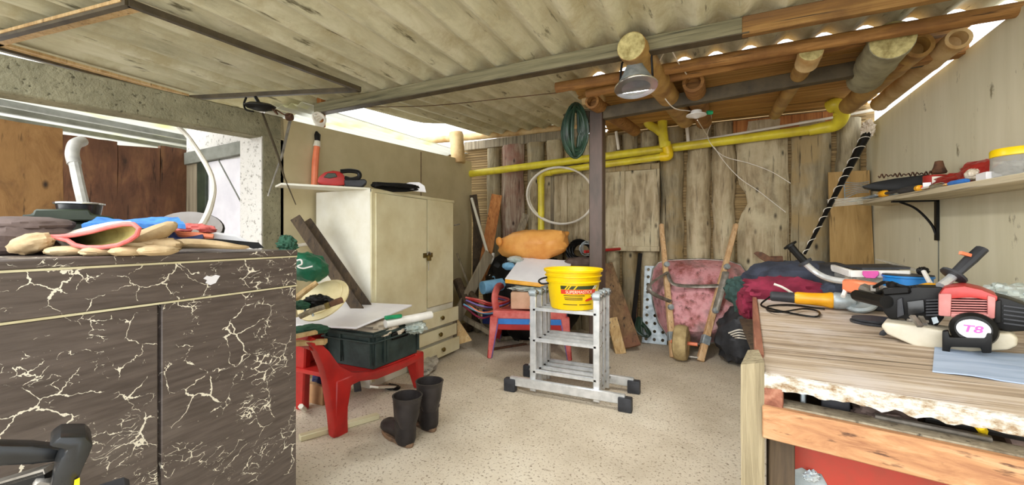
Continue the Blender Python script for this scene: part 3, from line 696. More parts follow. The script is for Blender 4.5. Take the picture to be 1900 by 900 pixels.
# orange and white handled tool on the partition
t = thing('hand_tool', 'slim tool with worn orange handle hung on the beige partition', 'tool', onx(586, 300, XP+.05))
b = NB(); tube(b, [onx(583, 345, XP+.05), onx(585, 300, XP+.05), onx(588, 272, XP+.05)], [.03, .032, .028], 10); obj('handle', b, 'coral', t)
b = NB(); tube(b, [onx(588, 272, XP+.05), onx(589, 262, XP+.05)], [.036, .03], 10); obj('collar', b, 'white_paint', t)
b = NB(); tube(b, [onx(589, 264, XP+.05), onx(589, 250, XP+.05), onx(587, 244, XP+.04)], [.024, .03, .01], 8); obj('tip', b, 'black', t)
# ============================================================ LEFT FOREGROUND: DARK CABINET AND WHAT LIES ON IT
E0 = V((-1.90, 1.42, 0)); CA = math.radians(4.76); CZ = 1.335
cx_, cy_ = V((math.cos(CA), math.sin(CA), 0)), V((-math.sin(CA), math.cos(CA), 0))
def CB(bm, x0, x1, y0, y1, z0, z1, bev=.003):
    p = [E0+cx_*a+cy_*c+UP*z for z in (z0, z1) for a, c in ((x0, y0), (x1, y0), (x1, y1), (x0, y1))]; hexa(bm, p, bev)
t = thing('cabinet', 'tall dark brown cabinet with cracked peeling paint on the left', 'cabinet', E0)
b = NB(); CB(b, -.80, -.022, -1.5, -.004, .0, CZ-.032); obj('body', b, 'crack1', t)
b = NB(); CB(b, -.82, .006, -1.52, .004, CZ-.03, CZ, .005); obj('top_board', b, 'crack2', t, 'crackled dark top with pale worn edge')
b = NB(); CB(b, -.022, .002, -1.5, -.0, 1.156, CZ-.036); obj('drawer_front', b, 'crack1', t)
b = NB(); CB(b, -.022, .0, -.60, -.002, .04, 1.148); obj('door', b, 'crack2', t)
b = NB(); CB(b, -.022, .0, -1.5, -.612, .04, 1.148); obj('door', b, 'crack1', t)
def worn(y0, y1, z): 
    b = NB(); CB(b, -.001, .0035, y0, y1, z-.0035, z+.0035, 0); return b
b = worn(-1.5, 0, 1.152); obj('worn_edge', b, 'cream_paint', t, 'pale worn paint line')
b = worn(-1.5, 0, CZ-.034); obj('worn_edge', b, 'cream_paint', t, 'pale worn paint line')
b = NB(); pts = [onp(u, v, E0+cx_*.0025, cx_) for u, v in ((377, 517), (383, 512), (392, 513), (400, 510), (408, 512), (404, 518), (400, 525), (390, 529), (381, 525), (384, 520))]; prism(b, pts, cx_*.0015); obj('paint_chip', b, 'white_lam', t, 'white patch where paint has flaked off')
CT = CZ
# brown cap
cc = P(18, 445, 1.55); cc.z = CT
t = thing('cap', 'brown fabric cap lying on the dark cabinet at the far left', 'cap', cc)
b = NB(); lump(b, cc+V((0, 0, .05)), (.19, .15, .075), YAW, 3, .1, 3, CT+.001, .8, fold=.08); obj('crown', b, 'brown_cloth', t)
b = NB(); lump(b, P(30, 418, 1.56), (.155, .13, .034), YAW, 5, .08, 3, None, .8, tilt=(.05, .0, 0), fold=.06); obj('brim', b, 'brown_cloth', t)
# dark green housing with chrome rimmed collar
g = P(140, 470, 1.95); g.z = CT
t = thing('tool_case', 'dark green lidded plastic case behind the brown cap', 'case', g)
b = NB(); cut(b, [(75, 472), (78, 412), (210, 412), (205, 472)], 1.85, .26, 140, .01); obj('body', b, 'dark_green_plastic', t)
b = NB(); cut(b, [(38, 399), (60, 397), (64, 388), (165, 388), (170, 397), (212, 403), (212, 410), (60, 410)], 1.82, .3, 130, .006); obj('lid', b, 'dark_green_plastic', t)
b = NB(); lathe(b, [(.07, -.03), (.078, .02), (.084, .024), (.078, .028), (.066, .02), (.066, .0), (0, -.01)], P(148, 388, 1.9), UP, 28); o = solo('metal_cup', b, 'black_gloss', 'round dark tin with bright rim standing on the green case', 'tin')
b = NB(); lathe(b, [(.079, .0), (.086, .004), (.086, .010), (.079, .012)], P(148, 381, 1.9), UP, 28); b2 = obj('rim', b, 'chrome', o)
# grey bent duct behind
t = thing('drain_spout', 'grey metal downspout with bent top standing before the brown slab wall', 'pipe', P(160, 378, 2.05))
b = NB(); pts = spline([P(158, 392, 2.0), P(147, 345, 2.04), P(138, 302, 2.08)], 4); tube(b, pts, .023, 10); obj('pipe', b, 'duct', t)
b = NB(); tube(b, spline([P(138, 304, 2.08), P(134, 285, 2.09), P(139, 268, 2.12), P(152, 262, 2.18)], 5), .027, 12); obj('elbow', b, 'duct', t)
# gloves
def mitt(px, d, t, m, u0=None): b = NB(); cut(b, px, d, t, u0, .012, 2); return b
gl = onp(190, 470, P(190, 440, 1.42), hray(190)); gl.z = CT
t = thing('work_glove', 'pale work glove with open pink-edged cuff facing the room on the cabinet', 'glove', gl)
rim = [(85, 438), (110, 439), (140, 436), (170, 430), (200, 422), (228, 416), (248, 416), (258, 424), (254, 436), (240, 446), (218, 455), (190, 459), (160, 459), (140, 455), (126, 446), (108, 442)]
def rp(k, du, dv, d, su=1.0, sv=1.0):
    cu_, cv_ = 175, 440; return [P(cu_+(u-cu_)*su+du, cv_+(v-cv_)*sv+dv, d-(u-175)*.00035) for u, v in rim]
b = NB(); loft(b, [rp(0, 0, 0, 1.41), rp(0, -3, 0, 1.43, 1.03, 1.12), rp(0, -10, 0, 1.48, 1.04, 1.25), rp(0, -25, 1, 1.54, .95, 1.2), rp(0, -45, 2, 1.60, .8, 1.0), rp(0, -70, 3, 1.66, .5, .6), rp(0, -85, 4, 1.70, .2, .3)], False, True); obj('hand', b, 'leather_white', t)
b = NB(); tube(b, rp(0, 0, 0, 1.405), .0075, 8, closed=True); obj('cuff', b, 'cuff_pink', t, 'pink bound cuff edge')
b = NB(); loft(b, [rp(0, 0, 0, 1.412, .985, .93), rp(0, -4, 1, 1.44, .9, .8), rp(0, -14, 2, 1.50, .7, .6), rp(0, -20, 2, 1.53, .3, .3)], False, True); obj('lining', b, 'glove_inside', t, 'olive inside of the glove')
b = NB(); lump(b, P(58, 452, 1.42), (.075, .04, .034), YAW, 8, .12, 3, CT+.001, tilt=(0, -.25, 0), fold=.1); obj('thumb', b, 'leather', t)
gl2 = P(210, 474, 1.40); gl2.z = CT
t = thing('work_glove', 'tan leather glove with its fingers lying under the pink-edged glove', 'glove', gl2)
for k, (u, v, a) in enumerate([(130, 466, 38), (188, 467, 30), (240, 466, 27), (293, 465, 30)]):
    b = NB(); p = P(u, v, 1.44-(u-130)*.0001); lump(b, p, (a*.00175, .06, .019), CA*0+YAW+math.radians(8), k, .1, 3, CT+.001); obj('finger', b, 'leather', t)
b = NB(); lump(b, P(225, 462, 1.60), (.22, .10, .03), YAW, 4, .1, 3, CT+.001); obj('palm', b, 'leather', t)
t = thing('work_glove', 'tan leather glove folded behind the pink cuff, pointing up right', 'glove', P(285, 470, 1.6))
b = NB(); pts = [P(250, 445, 1.60), P(275, 440, 1.60), P(300, 428, 1.60), P(326, 414, 1.61)]; tube(b, spline(pts, 4), [.05, .056, .058, .056, .055, .052, .05, .048, .045, .04, .035, .03, .012], 12, flat=.6); obj('hand', b, 'leather', t)
b = NB(); lump(b, P(280, 455, 1.62), (.12, .07, .035), YAW, 9, .15, 3, CT+.001, fold=.1); obj('cuff', b, 'leather', t)
t = thing('work_glove', 'flat tan leather glove nearest the cabinet end with fingers pointing right', 'glove', P(390, 466, 1.75))
b = NB(); pts = [P(310, 455, 1.70), P(350, 452, 1.72), P(400, 454, 1.76), P(440, 458, 1.8), P(462, 459, 1.83)]; tube(b, spline(pts, 4), [.03, .036, .04, .042, .042, .041, .04, .038, .036, .034, .03, .026, .022, .02, .018, .015, .008], 12, flat=.5); obj('hand', b, 'leather', t)
b = NB(); sheet(b, P(152, 424, 1.62), P(345, 425, 1.72), P(330, 411, 1.84), P(190, 411, 1.74), 14, .012, 14, .02, 3); solo('cloth', b, 'blue_cloth', 'bright blue cloth tucked behind the gloves on the cabinet', 'cloth')
# orange and navy gripped tool, black strap, red packet
t = thing('hand_saw', 'tool with orange and navy grip and black blade beside the gloves', 'saw', P(390, 450, 1.88))
b = NB(); tube(b, spline([P(322, 432, 1.84), P(340, 436, 1.84), P(372, 438, 1.86), P(396, 440, 1.88)], 4), [.014]*5+[.016]*4+[.014]*4, 8); obj('grip', b, 'coral', t)
b = NB(); tube(b, spline([P(318, 434, 1.80), P(325, 444, 1.80), P(345, 447, 1.81), P(378, 441, 1.84)], 4), .016, 8); obj('guard', b, 'navy_plastic', t)
b = NB(); cut(b, [(376, 443), (400, 443), (455, 448), (480, 450), (490, 460), (470, 462), (455, 457), (400, 448)], 1.9, .012, 430); obj('blade', b, 'black', t)
b = NB(); lump(b, P(358, 426, 1.95), (.10, .06, .028), YAW, 6, .2, 4, None, fold=.15); solo('packet', b, 'red_plastic_dusty', 'crumpled reddish packet behind the orange grip', 'packet')
b = NB(); cut(b, [(330, 421), (440, 436), (470, 452), (455, 460), (330, 445)], 2.02, .06, 395, .01); solo('paper_bundle', b, 'paper', 'flat white sheet lying behind the gloves near the column', 'paper')
# grey disc and cable
b = NB(); pts = []; c0 = P(352, 425, 2.35)
for k in range(28): a = 2*math.pi*k/28; pts.append(P(352+63*math.cos(a), 424-29*math.sin(a), 2.35+.10*math.sin(a)))
nrm = (pts[7]-c0).cross(pts[0]-c0).normalized()
t = thing('round_pan', 'large grey round dish leaning behind the gloves', 'dish', c0)
loft(b, [[p*.0+c0+(p-c0)*.2+nrm*.03 for p in pts], [c0+(p-c0)*.75+nrm*.02 for p in pts], [c0+(p-c0)*1.0 for p in pts], [c0+(p-c0)*1.0-nrm*.01 for p in pts], [c0+(p-c0)*.7+nrm*.005 for p in pts]]); obj('dish', b, 'grey_disc', t)
b = NB(); tube(b, [c0+(p-c0)*1.0 for p in pts], .007, 6, closed=True); obj('rim', b, 'black', t)
b = NB(); tube(b, spline([P(332, 236, 3.2), P(352, 258, 3.1), P(385, 310, 2.8), P(396, 345, 2.55), P(391, 380, 2.3), P(378, 412, 2.05), P(362, 432, 1.9)], 7), .016, 8); solo('cable', b, 'white_wire', 'thick cream cable curving down from the lintel to the gloves', 'cable')
b = NB(); tube(b, spline([P(345, 434, 1.9), P(348, 424, 1.92), P(358, 420, 1.95), P(372, 421, 2.0)], 5), .01, 6); solo('cable', b, 'white_wire', 'short bent white cable end near the red packet', 'cable')
# black machine at the lower left corner, in front of the cabinet
fr = P(90, 860, .88); fr.z = 0
t = thing('power_tool', 'black power tool with ribbed handle at the bottom left corner', 'tool', V((fr.x, fr.y, .0)))
b = NB(); cut(b, [(-60, 826), (0, 827), (60, 828), (95, 832), (118, 836), (122, 852), (104, 858), (60, 863), (0, 866), (-60, 868)], .90, .05, 60, .008, 2); obj('arm', b, 'black_gloss', t)
b = NB(); cut(b, [(88, 830), (112, 811), (160, 810), (174, 826), (166, 846), (150, 880), (138, 920), (90, 930), (100, 880), (112, 852), (124, 836)], .87, .10, 130, .01, 2); obj('head', b, 'black_gloss', t)
b = NB(); beam(b, P(-30, 905, .9), P(94, 868, .92), .03, .012); obj('rail', b, 'old_steel', t)
b = NB(); beam(b, P(-30, 912, .9), P(94, 876, .92), .03, .02); obj('lower_rail', b, 'black', t)
b = NB(); cut(b, [(60, 898), (75, 888), (100, 892), (100, 930), (60, 930)], .9, .05, 80, .006); obj('motor', b, 'old_steel', t)
b = NB(); cut(b, [(138, 898), (148, 893), (147, 915), (136, 915)], .862, .02, 143); obj('sticker', b, 'yellow_bright', t, 'yellow sticker')
b = NB(); h = hray(60); box(b, (fr.x-.12, fr.y-.05, 0), (fr.x+.10, fr.y+.10, .80), .01, rot=Matrix.Rotation(YAW+.8, 3, 'Z')); obj('stand', b, 'dark_grey', t)

# ============================================================ WARDROBE AND PARTITION CLUTTER
X0, X1, Y0, Y1, ZB, ZT = -3.52, -2.78, 2.84, 4.20, .06, 1.845
t = thing('wardrobe', 'tall old white two-door wardrobe against the beige partition', 'wardrobe', V(((X0+X1)/2, (Y0+Y1)/2, 0)))
b = NB(); box(b, (X0, Y0, ZB-.06), (X1-.02, Y1, ZT), .006); obj('body', b, 'white_paint', t)
def front(u0, u1, v0a, v0b, za, zb, x, name, m, th=.022, bev=.004):
    ya, yb_ = onx(u0, 440, x).y, onx(u1, 440, x).y; b = NB(); box(b, (x-th, ya, za), (x, yb_, zb), bev); return obj(name, b, m, t)
b = NB(); box(b, (X1-.02, Y0, ZB), (X1-.004, onx(697, 440, X1).y, ZT), .003); obj('stile', b, 'cream_paint', t)
b = NB(); box(b, (X1-.02, Y0, ZT-.03), (X1-.003, Y1, ZT), .003); obj('top_rail', b, 'cream_paint', t)
ld = front(698, 792, 0, 0, .59, ZT-.035, X1+.012, 'door', 'cream_paint')
rd = front(794, 841, 0, 0, .62, ZT-.03, X1+.004, 'door', 'cream_paint')
pk = onx(793, 478, X1+.02)
b = NB(); box(b, (pk.x-.005, pk.y-.07, pk.z+.0), (pk.x+.006, pk.y+.09, pk.z+.05), .002); hs = obj('hasp', b, 'brass', ld)
b = NB(); beam(b, pk+V((.02, -.02, -.005)), pk+V((.02, .03, -.005)), .03, .06, UP, .006); pdl = obj('padlock', b, 'brass', ld)
b = NB(); tube(b, arc(pk+V((.022, .0, .03)), .03, 0, math.pi, 10, V((0, 1, 0)), UP), .006, 6); obj('shackle', b, 'old_steel', ld)
b = NB(); beam(b, pk+V((.02, 0, -.04)), pk+V((.025, -.01, -.14)), .004, .02); obj('key', b, 'old_steel', ld)
b = NB(); tube(b, [onx(843, 418, X1-.02), onx(853, 416, X1-.0)], .008, 6); obj('catch', b, 'old_steel', rd)
yd0 = onx(744, 440, X1).y; fx = [(.40, .575, .06), (.225, .40-.03, .035), (.05, .215, .075)]
for k, (z0, z1, out) in enumerate(fx):
    b = NB(); ya = yd0+.12; box(b, (X1-.3, ya, z0+.01), (X1+out-.018, Y1-.03, z1-.05), .002)
    box(b, (X1+out-.02, ya-.02, z0), (X1+out, Y1, z1-.01), .004); dw = obj('drawer', b, 'cream_paint', t)
    b = NB(); lathe(b, [(.012, 0), (.012, .02), (.026, .024), (.022, .036), (0, .04)], ((X1+out, (ya+Y1)/2+.06, (z0+z1)/2)), (1, 0, 0), 14); obj('knob', b, 'brass', dw)
# shelf board on the wardrobe and the things on it
bz = ZT+.004
t0 = thing('board', 'long thin white board lying across the wardrobe top and sticking out to the left', 'board', V((-3.1, 3.0, bz)))
b = NB(); pts = [onz(521, 341, bz+.035), onz(660, 352, bz), onz(800, 357, bz), onz(790, 351, bz+.0), onz(590, 340, bz+.04)]
pA, pB = P(521, 343, 3.45), P(688, 352, 3.80); pC, pD = pB+V((-.30, .12, 0)), pA+V((-.22, .10, 0))
hexa(b, [pA, pB, pC, pD]+[p+UP*.018 for p in (pA, pB, pC, pD)], .003); obj('panel', b, 'white_paint', t0)
rp_ = P(632, 335, 3.85)
t = thing('chainsaw', 'red garden power tool with black loop handle on top of the wardrobe', 'power tool', rp_)
b = NB(); cut(b, [(588, 338), (591, 328), (602, 319), (618, 316), (634, 318), (642, 330), (640, 344), (620, 345), (598, 343)], 3.68, .2, 615, .02, 2); obj('body', b, 'red_plastic', t)
b = NB(); cut(b, [(600, 329), (608, 321), (622, 321), (626, 328), (612, 331)], 3.665, .05, 612, .004); obj('grip_insert', b, 'dark_green_plastic', t)
b = NB(); tube(b, spline([P(632, 318, 3.72), P(650, 317, 3.74), P(665, 320, 3.76), P(666, 329, 3.76), P(652, 333, 3.75), P(640, 330, 3.74)], 5), .02, 8); obj('handle', b, 'black', t)
b = NB(); cut(b, [(638, 333), (678, 332), (682, 338), (672, 347), (640, 346)], 3.74, .14, 660, .01); obj('guard', b, 'dark_grey', t)
rnd = random.Random(5); b = NB(); pts = []
for k in range(90):
    a = k*.55; pts.append(P(733+46*math.cos(a)*(1-.15*rnd.random())+rnd.uniform(-3, 3), 346+7*math.sin(a)*rnd.uniform(.3, 1)+(k/90-.5)*7+3*math.cos(a), 3.95+.05*math.sin(a)+.25*(math.cos(a)*.5)))
tube(b, pts, .008, 6); solo('cable_bundle', b, 'black', 'bundle of black cable lying on the wardrobe top', 'cable')
b = NB(); cut(b, [(742, 352), (745, 343), (760, 338), (778, 338), (788, 345), (791, 357)], 4.25, .02, 768, .004); solo('plate', b, 'white_lam', 'white rounded panel standing behind the black cable bundle', 'panel')
# dark boards leaning against the wardrobe side
b = NB(); beam(b, P(566, 412, 3.80), P(702, 606, 3.66), .035, .12, V((0, .3, 1)), .003); solo('board', b, 'plankdark', 'dark plank leaning diagonally against the wardrobe side, upper of two', 'plank')
b = NB(); beam(b, P(548, 404, 3.70), P(682, 600, 3.56), .03, .09, V((0, .3, 1)), .003); solo('board', b, 'plankdark', 'dark grey plank with pale edge leaning diagonally, lower of two', 'plank')
b = NB(); tube(b, [onx(532, 458, XP+.04), onx(578, 452, XP+.04)], .016, 8); solo('conduit', b, 'white_wire', 'short cream pipe running along the partition above the green bag', 'conduit')
# green bag and cloth by the cabinet end
b = NB(); lump(b, P(570, 496, 3.0), (.15, .12, .10), YAW, 12, .15, 2.2, None, .9, tilt=(0, .35, 0), fold=.1); t = solo('bag', b, 'green_bag', 'dark green plastic bag with faint white print behind the cabinet end', 'bag')
b = NB(); tube(b, spline([P(548, 484, 2.86), P(558, 482, 2.85), P(560, 490, 2.85), P(552, 494, 2.85), P(562, 498, 2.85), P(580, 494, 2.86)], 4), .006, 5); obj('print', b, 'white_plastic', t, 'white printed swirl')
b = NB(); lump(b, P(533, 455, 2.14), (.05, .04, .05), 0, 5, .4, 4, None, fold=.3); solo('cloth', b, 'green_cloth', 'small green rag hanging over the far end of the dark cabinet', 'cloth')
# ============================================================ RED CHAIR WITH CRATE
FXc = -2.33
t = thing('armchair', 'large red plastic armchair carrying the dark crate', 'chair', V((-2.7, 2.6, 0)))
out = [(576, 636), (596, 637), (612, 652), (632, 680), (655, 691), (690, 690), (740, 673), (785, 654), (787, 664), (745, 686), (700, 704), (668, 708), (652, 716), (647, 735), (646, 780), (647, 812), (622, 812), (618, 770), (612, 725), (602, 685), (590, 655), (580, 643)]
b = NB(); prism(b, [onx(u, v, FXc) for u, v in out], V((-.07, 0, 0)), .012, 2); obj('front_frame', b, 'red_plastic', t)
b = NB(); a = onx(634, 705, FXc); hexa(b, [V((FXc-.05, 2.03, 0)), V((FXc+.0, 2.03, 0)), V((FXc+.0, 2.12, 0)), V((FXc-.05, 2.12, 0)), V((FXc-.16, 2.04, .40)), V((FXc+.008, 2.04, .40)), V((FXc+.008, 2.20, .40)), V((FXc-.16, 2.20, .40))], .012); obj('leg', b, 'red_plastic', t)
b = NB(); y = onx(785, 660, FXc).y; hexa(b, [V((FXc-.13, y+.02, 0)), V((FXc-.06, y+.02, 0)), V((FXc-.06, y+.1, 0)), V((FXc-.13, y+.1, 0)), V((FXc-.16, y-.10, .36)), V((FXc, y-.10, .36)), V((FXc, y+.02, .36)), V((FXc-.16, y+.02, .36))], .012); obj('leg', b, 'red_plastic', t)
b = NB(); hexa(b, [V((-3.02, 2.24, 0)), V((-2.93, 2.24, 0)), V((-2.93, 2.31, 0)), V((-3.02, 2.31, 0)), V((-2.98, 2.20, .62)), V((-2.84, 2.20, .62)), V((-2.84, 2.26, .62)), V((-2.98, 2.26, .62))], .012); obj('leg', b, 'red_plastic', t)
b = NB(); hexa(b, [V((-2.95, 3.0, 0)), V((-2.87, 3.0, 0)), V((-2.87, 3.08, 0)), V((-2.95, 3.08, 0)), V((-2.94, 2.98, .36)), V((-2.82, 2.98, .36)), V((-2.82, 3.08, .36)), V((-2.94, 3.08, .36))], .012); obj('leg', b, 'red_plastic', t)
b = NB(); box(b, (-2.98, 2.2, .325), (FXc-.02, 3.02, .362), .012, 2); obj('seat', b, 'red_plastic', t)
b = NB(); hexa(b, [V((-3.0, 2.25, .36)), V((-2.96, 2.25, .36)), V((-2.96, 2.7, .36)), V((-3.0, 2.7, .36)), V((-3.04, 2.28, .62)), V((-3.0, 2.28, .62)), V((-3.0, 2.66, .62)), V((-3.04, 2.66, .62))], .012); obj('backrest', b, 'red_plastic', t)
b = NB(); pts = [onx(586, 640, FXc)-V((.03, 0, 0)), onx(586, 640, FXc)+V((-.3, .05, .01)), V((-2.96, 2.24, .6))]; tube(b, spline(pts, 5), .028, 8, flat=1.6); obj('armrest', b, 'red_plastic', t)
# crate
K = V((-2.335, 2.40, .366)); cx0, cx1, cyA, cyB, cz0, cz1 = -2.88, -2.335, 2.40, 2.97, .366, .655
t = thing('crate', 'dark green-grey plastic crate on the red armchair, full of wrappings', 'crate', V(((cx0+cx1)/2, (cyA+cyB)/2, cz0)))
def wallbox(bm, x0, x1, y0, y1, z0, z1, th, taper=.02):
    def rr(ins, z): return [V(p) for p in ((x0+ins, y0+ins, z), (x1-ins, y0+ins, z), (x1-ins, y1-ins, z), (x0+ins, y1-ins, z))]
    loft(bm, [rr(taper, z0), rr(0, z1), rr(th, z1), rr(th+taper, z0+th)], True, True)
b = NB(); wallbox(b, cx0, cx1, cyA, cyB, cz0, cz1, .015); obj('shell', b, 'crate', t)
b = NB()
for z, o in ((cz1-.02, .014), (cz1-.075, .01)):
    for p0, p1 in (((cx0-o, cyA-o), (cx1+o, cyA-o)), ((cx1+o, cyA-o), (cx1+o, cyB+o)), ((cx1+o, cyB+o), (cx0-o, cyB+o)), ((cx0-o, cyB+o), (cx0-o, cyA-o))): beam(b, (p0[0], p0[1], z), (p1[0], p1[1], z), .022, .022 if o > .012 else .012, UP, .003)
obj('rim', b, 'crate', t)
for x in (cx0+.03, cx0+.20, cx1-.03): b = NB(); beam(b, (x, cyA-.004, cz0+.03), (x, cyA-.004, cz1-.01), .012, .02, V((0, 1, 0))); obj('rib', b, 'crate', t)
for y in (cyA+.03, cyA+.12, cyA+.15, cyB-.03): b = NB(); beam(b, (cx1+.004, y, cz0+.03), (cx1+.004, y, cz1-.01), .012, .02, V((0, 1, 0))); obj('rib', b, 'crate', t)
b = NB(); box(b, (cx1+.001, 2.60, cz1-.10), (cx1+.012, 2.80, cz1-.04), .01); obj('hand_hole', b, 'black', t)
# contents
b = NB(); lump(b, V((-2.56, 2.72, .63)), (.24, .27, .075), .3, 21, .25, 3, None, .8, fold=.25); solo('plastic_wrap', b, 'film', 'crumpled cream plastic film filling the dark crate', 'wrapping')
b = NB(); lump(b, P(770, 607, 3.55), (.10, .13, .05), .5, 22, .3, 4, None, fold=.3); solo('plastic_wrap', b, 'film_grey', 'crumpled clear grey film at the right end of the dark crate', 'wrapping')
b = NB(); tube(b, [P(715, 601, 3.3), P(800, 584, 3.6)], .034, 14); t = solo('tube', b, 'white_plastic', 'white plastic tube lying on the crate and pointing right', 'tube')
b = NB(); beam(b, P(714, 590, 3.27), P(745, 586, 3.38), .03, .03, UP, .006); solo('packet', b, 'green_plastic', 'small bright green packet beside the white tube', 'packet')
# white board on top
p0, p1, p2 = V((-2.42, 2.31, .712)), V((-2.44, 2.99, .782)), V((-2.98, 2.73, .812)); p3 = p0+(p2-p1)
b = NB(); hexa(b, [p-UP*.016 for p in (p0, p1, p2, p3)]+[p0, p1, p2, p3], .003); solo('white_board', b, 'white_lam', 'glossy white melamine board lying on top of the crate', 'board')
# pile left of it
t = thing('basin', 'upturned cream plastic basin behind the white board', 'basin', P(600, 570, 3.05))
b = NB(); c0 = P(600, 556, 3.05); axb = (-FWD*.62+UP*.72-RGT*.2).normalized(); lathe(b, [(.0, .075), (.10, .07), (.125, .06), (.135, .05), (.185, .005), (.195, .005), (.195, -.006), (.18, -.006), (.12, .04), (0, .05)], c0, axb, 32); obj('bowl', b, 'cream_plastic', t)
b = NB(); tube(b, [c0+(p-c0) for p in arc(c0+axb*.03, .158, 0, 2*math.pi, 30, basis(axb)[0], basis(axb)[1])[:-1]], .006, 6, closed=True); obj('ring', b, 'cream_plastic', t)
b = NB(); tube(b, [P(540, 560, 2.80), P(566, 540, 2.84), P(588, 524, 2.88)], [.026, .03, .026], 10, flat=.7); solo('wood_piece', b, 'plankpale', 'pale wooden tool handle leaning over the cream basin', 'handle')
b = NB(); lump(b, P(590, 560, 2.74), (.10, .06, .045), YAW, 31, .25, 3, None, fold=.2); solo('cloth', b, 'black', 'black rag lying in front of the cream basin', 'cloth')
b = NB(); lump(b, P(560, 566, 2.70), (.06, .05, .03), YAW, 33, .25, 3, None, fold=.2); solo('cloth', b, 'green_cloth', 'dark green rag left of the black rag near the cabinet end', 'cloth')
t = thing('brush', 'old paint brush with brown bristles lying before the cream basin', 'brush', P(610, 570, 2.72))
b = NB(); tube(b, [P(556, 588, 2.66), P(580, 576, 2.68), P(605, 568, 2.70)], .018, 8); obj('handle', b, 'plankgrey', t)
b = NB(); beam(b, P(603, 568, 2.70), P(612, 565, 2.71), .045, .04); obj('ferrule', b, 'brass', t)
b = NB(); beam(b, P(611, 565, 2.71), P(636, 556, 2.75), .05, .035, UP, .004); obj('bristles', b, 'rust', t)
t = thing('wire_rack', 'small metal rack with bent legs on the white board near the cabinet', 'rack', P(575, 585, 2.72))
b = NB(); tube(b, [P(556, 573, 2.70), P(600, 567, 2.78)], .008, 6); obj('bar', b, 'old_steel', t)
for u in (567, 578): 
    b = NB(); tube(b, [P(u, 571, 2.72), P(u-3+(u > 570)*6, 587, 2.72)], .007, 6); obj('leg', b, 'galvanised', t)
b = NB(); beam(b, P(540, 626, 2.66), P(588, 616, 2.76), .05, .022, UP, .003); solo('wood_offcut', b, 'plankpale', 'pale offcut slanting under the white board beside the cabinet', 'offcut')
b = NB(); beam(b, P(545, 637, 2.70), P(606, 634, 2.74), .06, .03, UP, .003); solo('wood_offcut', b, 'plankpale', 'pale flat offcut resting on the red chair arm', 'offcut')
b = NB(); lump(b, P(575, 612, 2.85), (.13, .09, .035), YAW, 35, .2, 3, None); solo('bag', b, 'green_cloth', 'dark green bag pressed under the white board', 'bag')
# under the chair
def onfloor(u, v): return onz(u, v, 0)
b = NB(); pA, pB = onfloor(556, 818), onfloor(702, 776); beam(b, pA+UP*.02, pB+UP*.02, .055, .038, UP, .004); solo('batten', b, 'cream_paint', 'cream batten lying on the floor across the red chair leg', 'batten')
b = NB(); pA, pB = P(694, 690, 3.5), onfloor(732, 720); beam(b, V((pA.x, pA.y, .12)), pB+UP*.015, .09, .02, UP, .003); solo('board', b, 'white_paint', 'short white plank end under the red chair', 'plank')
b = NB(); lump(b, onfloor(727, 722)+UP*.02, (.09, .05, .02), 0, 41, .3, 3, .001); solo('cloth', b, 'black', 'flattened black rag on the floor behind the boots', 'cloth')
b = NB(); pA = onfloor(592, 752); box(b, (pA.x-.16, pA.y, .0), (pA.x+.04, pA.y+.24, .16), .004); solo('carton', b, 'cardboard', 'brown carton on the floor under the red chair', 'carton')
b = NB(); lump(b, V((pA.x-.05, pA.y+.1, .20)), (.09, .1, .045), 0, 43, .2, 3, .161); solo('packet', b, 'navy_plastic', 'blue packet lying on the brown carton under the chair', 'packet')
b = NB(); beam(b, onfloor(664, 738)+UP*.06, onfloor(660, 715)+UP*.10, .06, .02, UP, .003); solo('board', b, 'dark_grey', 'small grey panel leaning under the red chair', 'panel')
b = NB(); tube(b, spline([onfloor(558, 778)+UP*.1, onfloor(566, 765)+UP*.02], 3), .02, 6); solo('tube', b, 'white_paint', 'white tube end beside the dark cabinet near the floor', 'tube')
b = NB(); lump(b, onfloor(790, 684)+UP*.05, (.13, .34, .065), .5, 45, .25, 3, .001, fold=.25); solo('sack', b, 'trash', 'crumpled grey-white dirty sack on the floor behind the boots', 'sack')
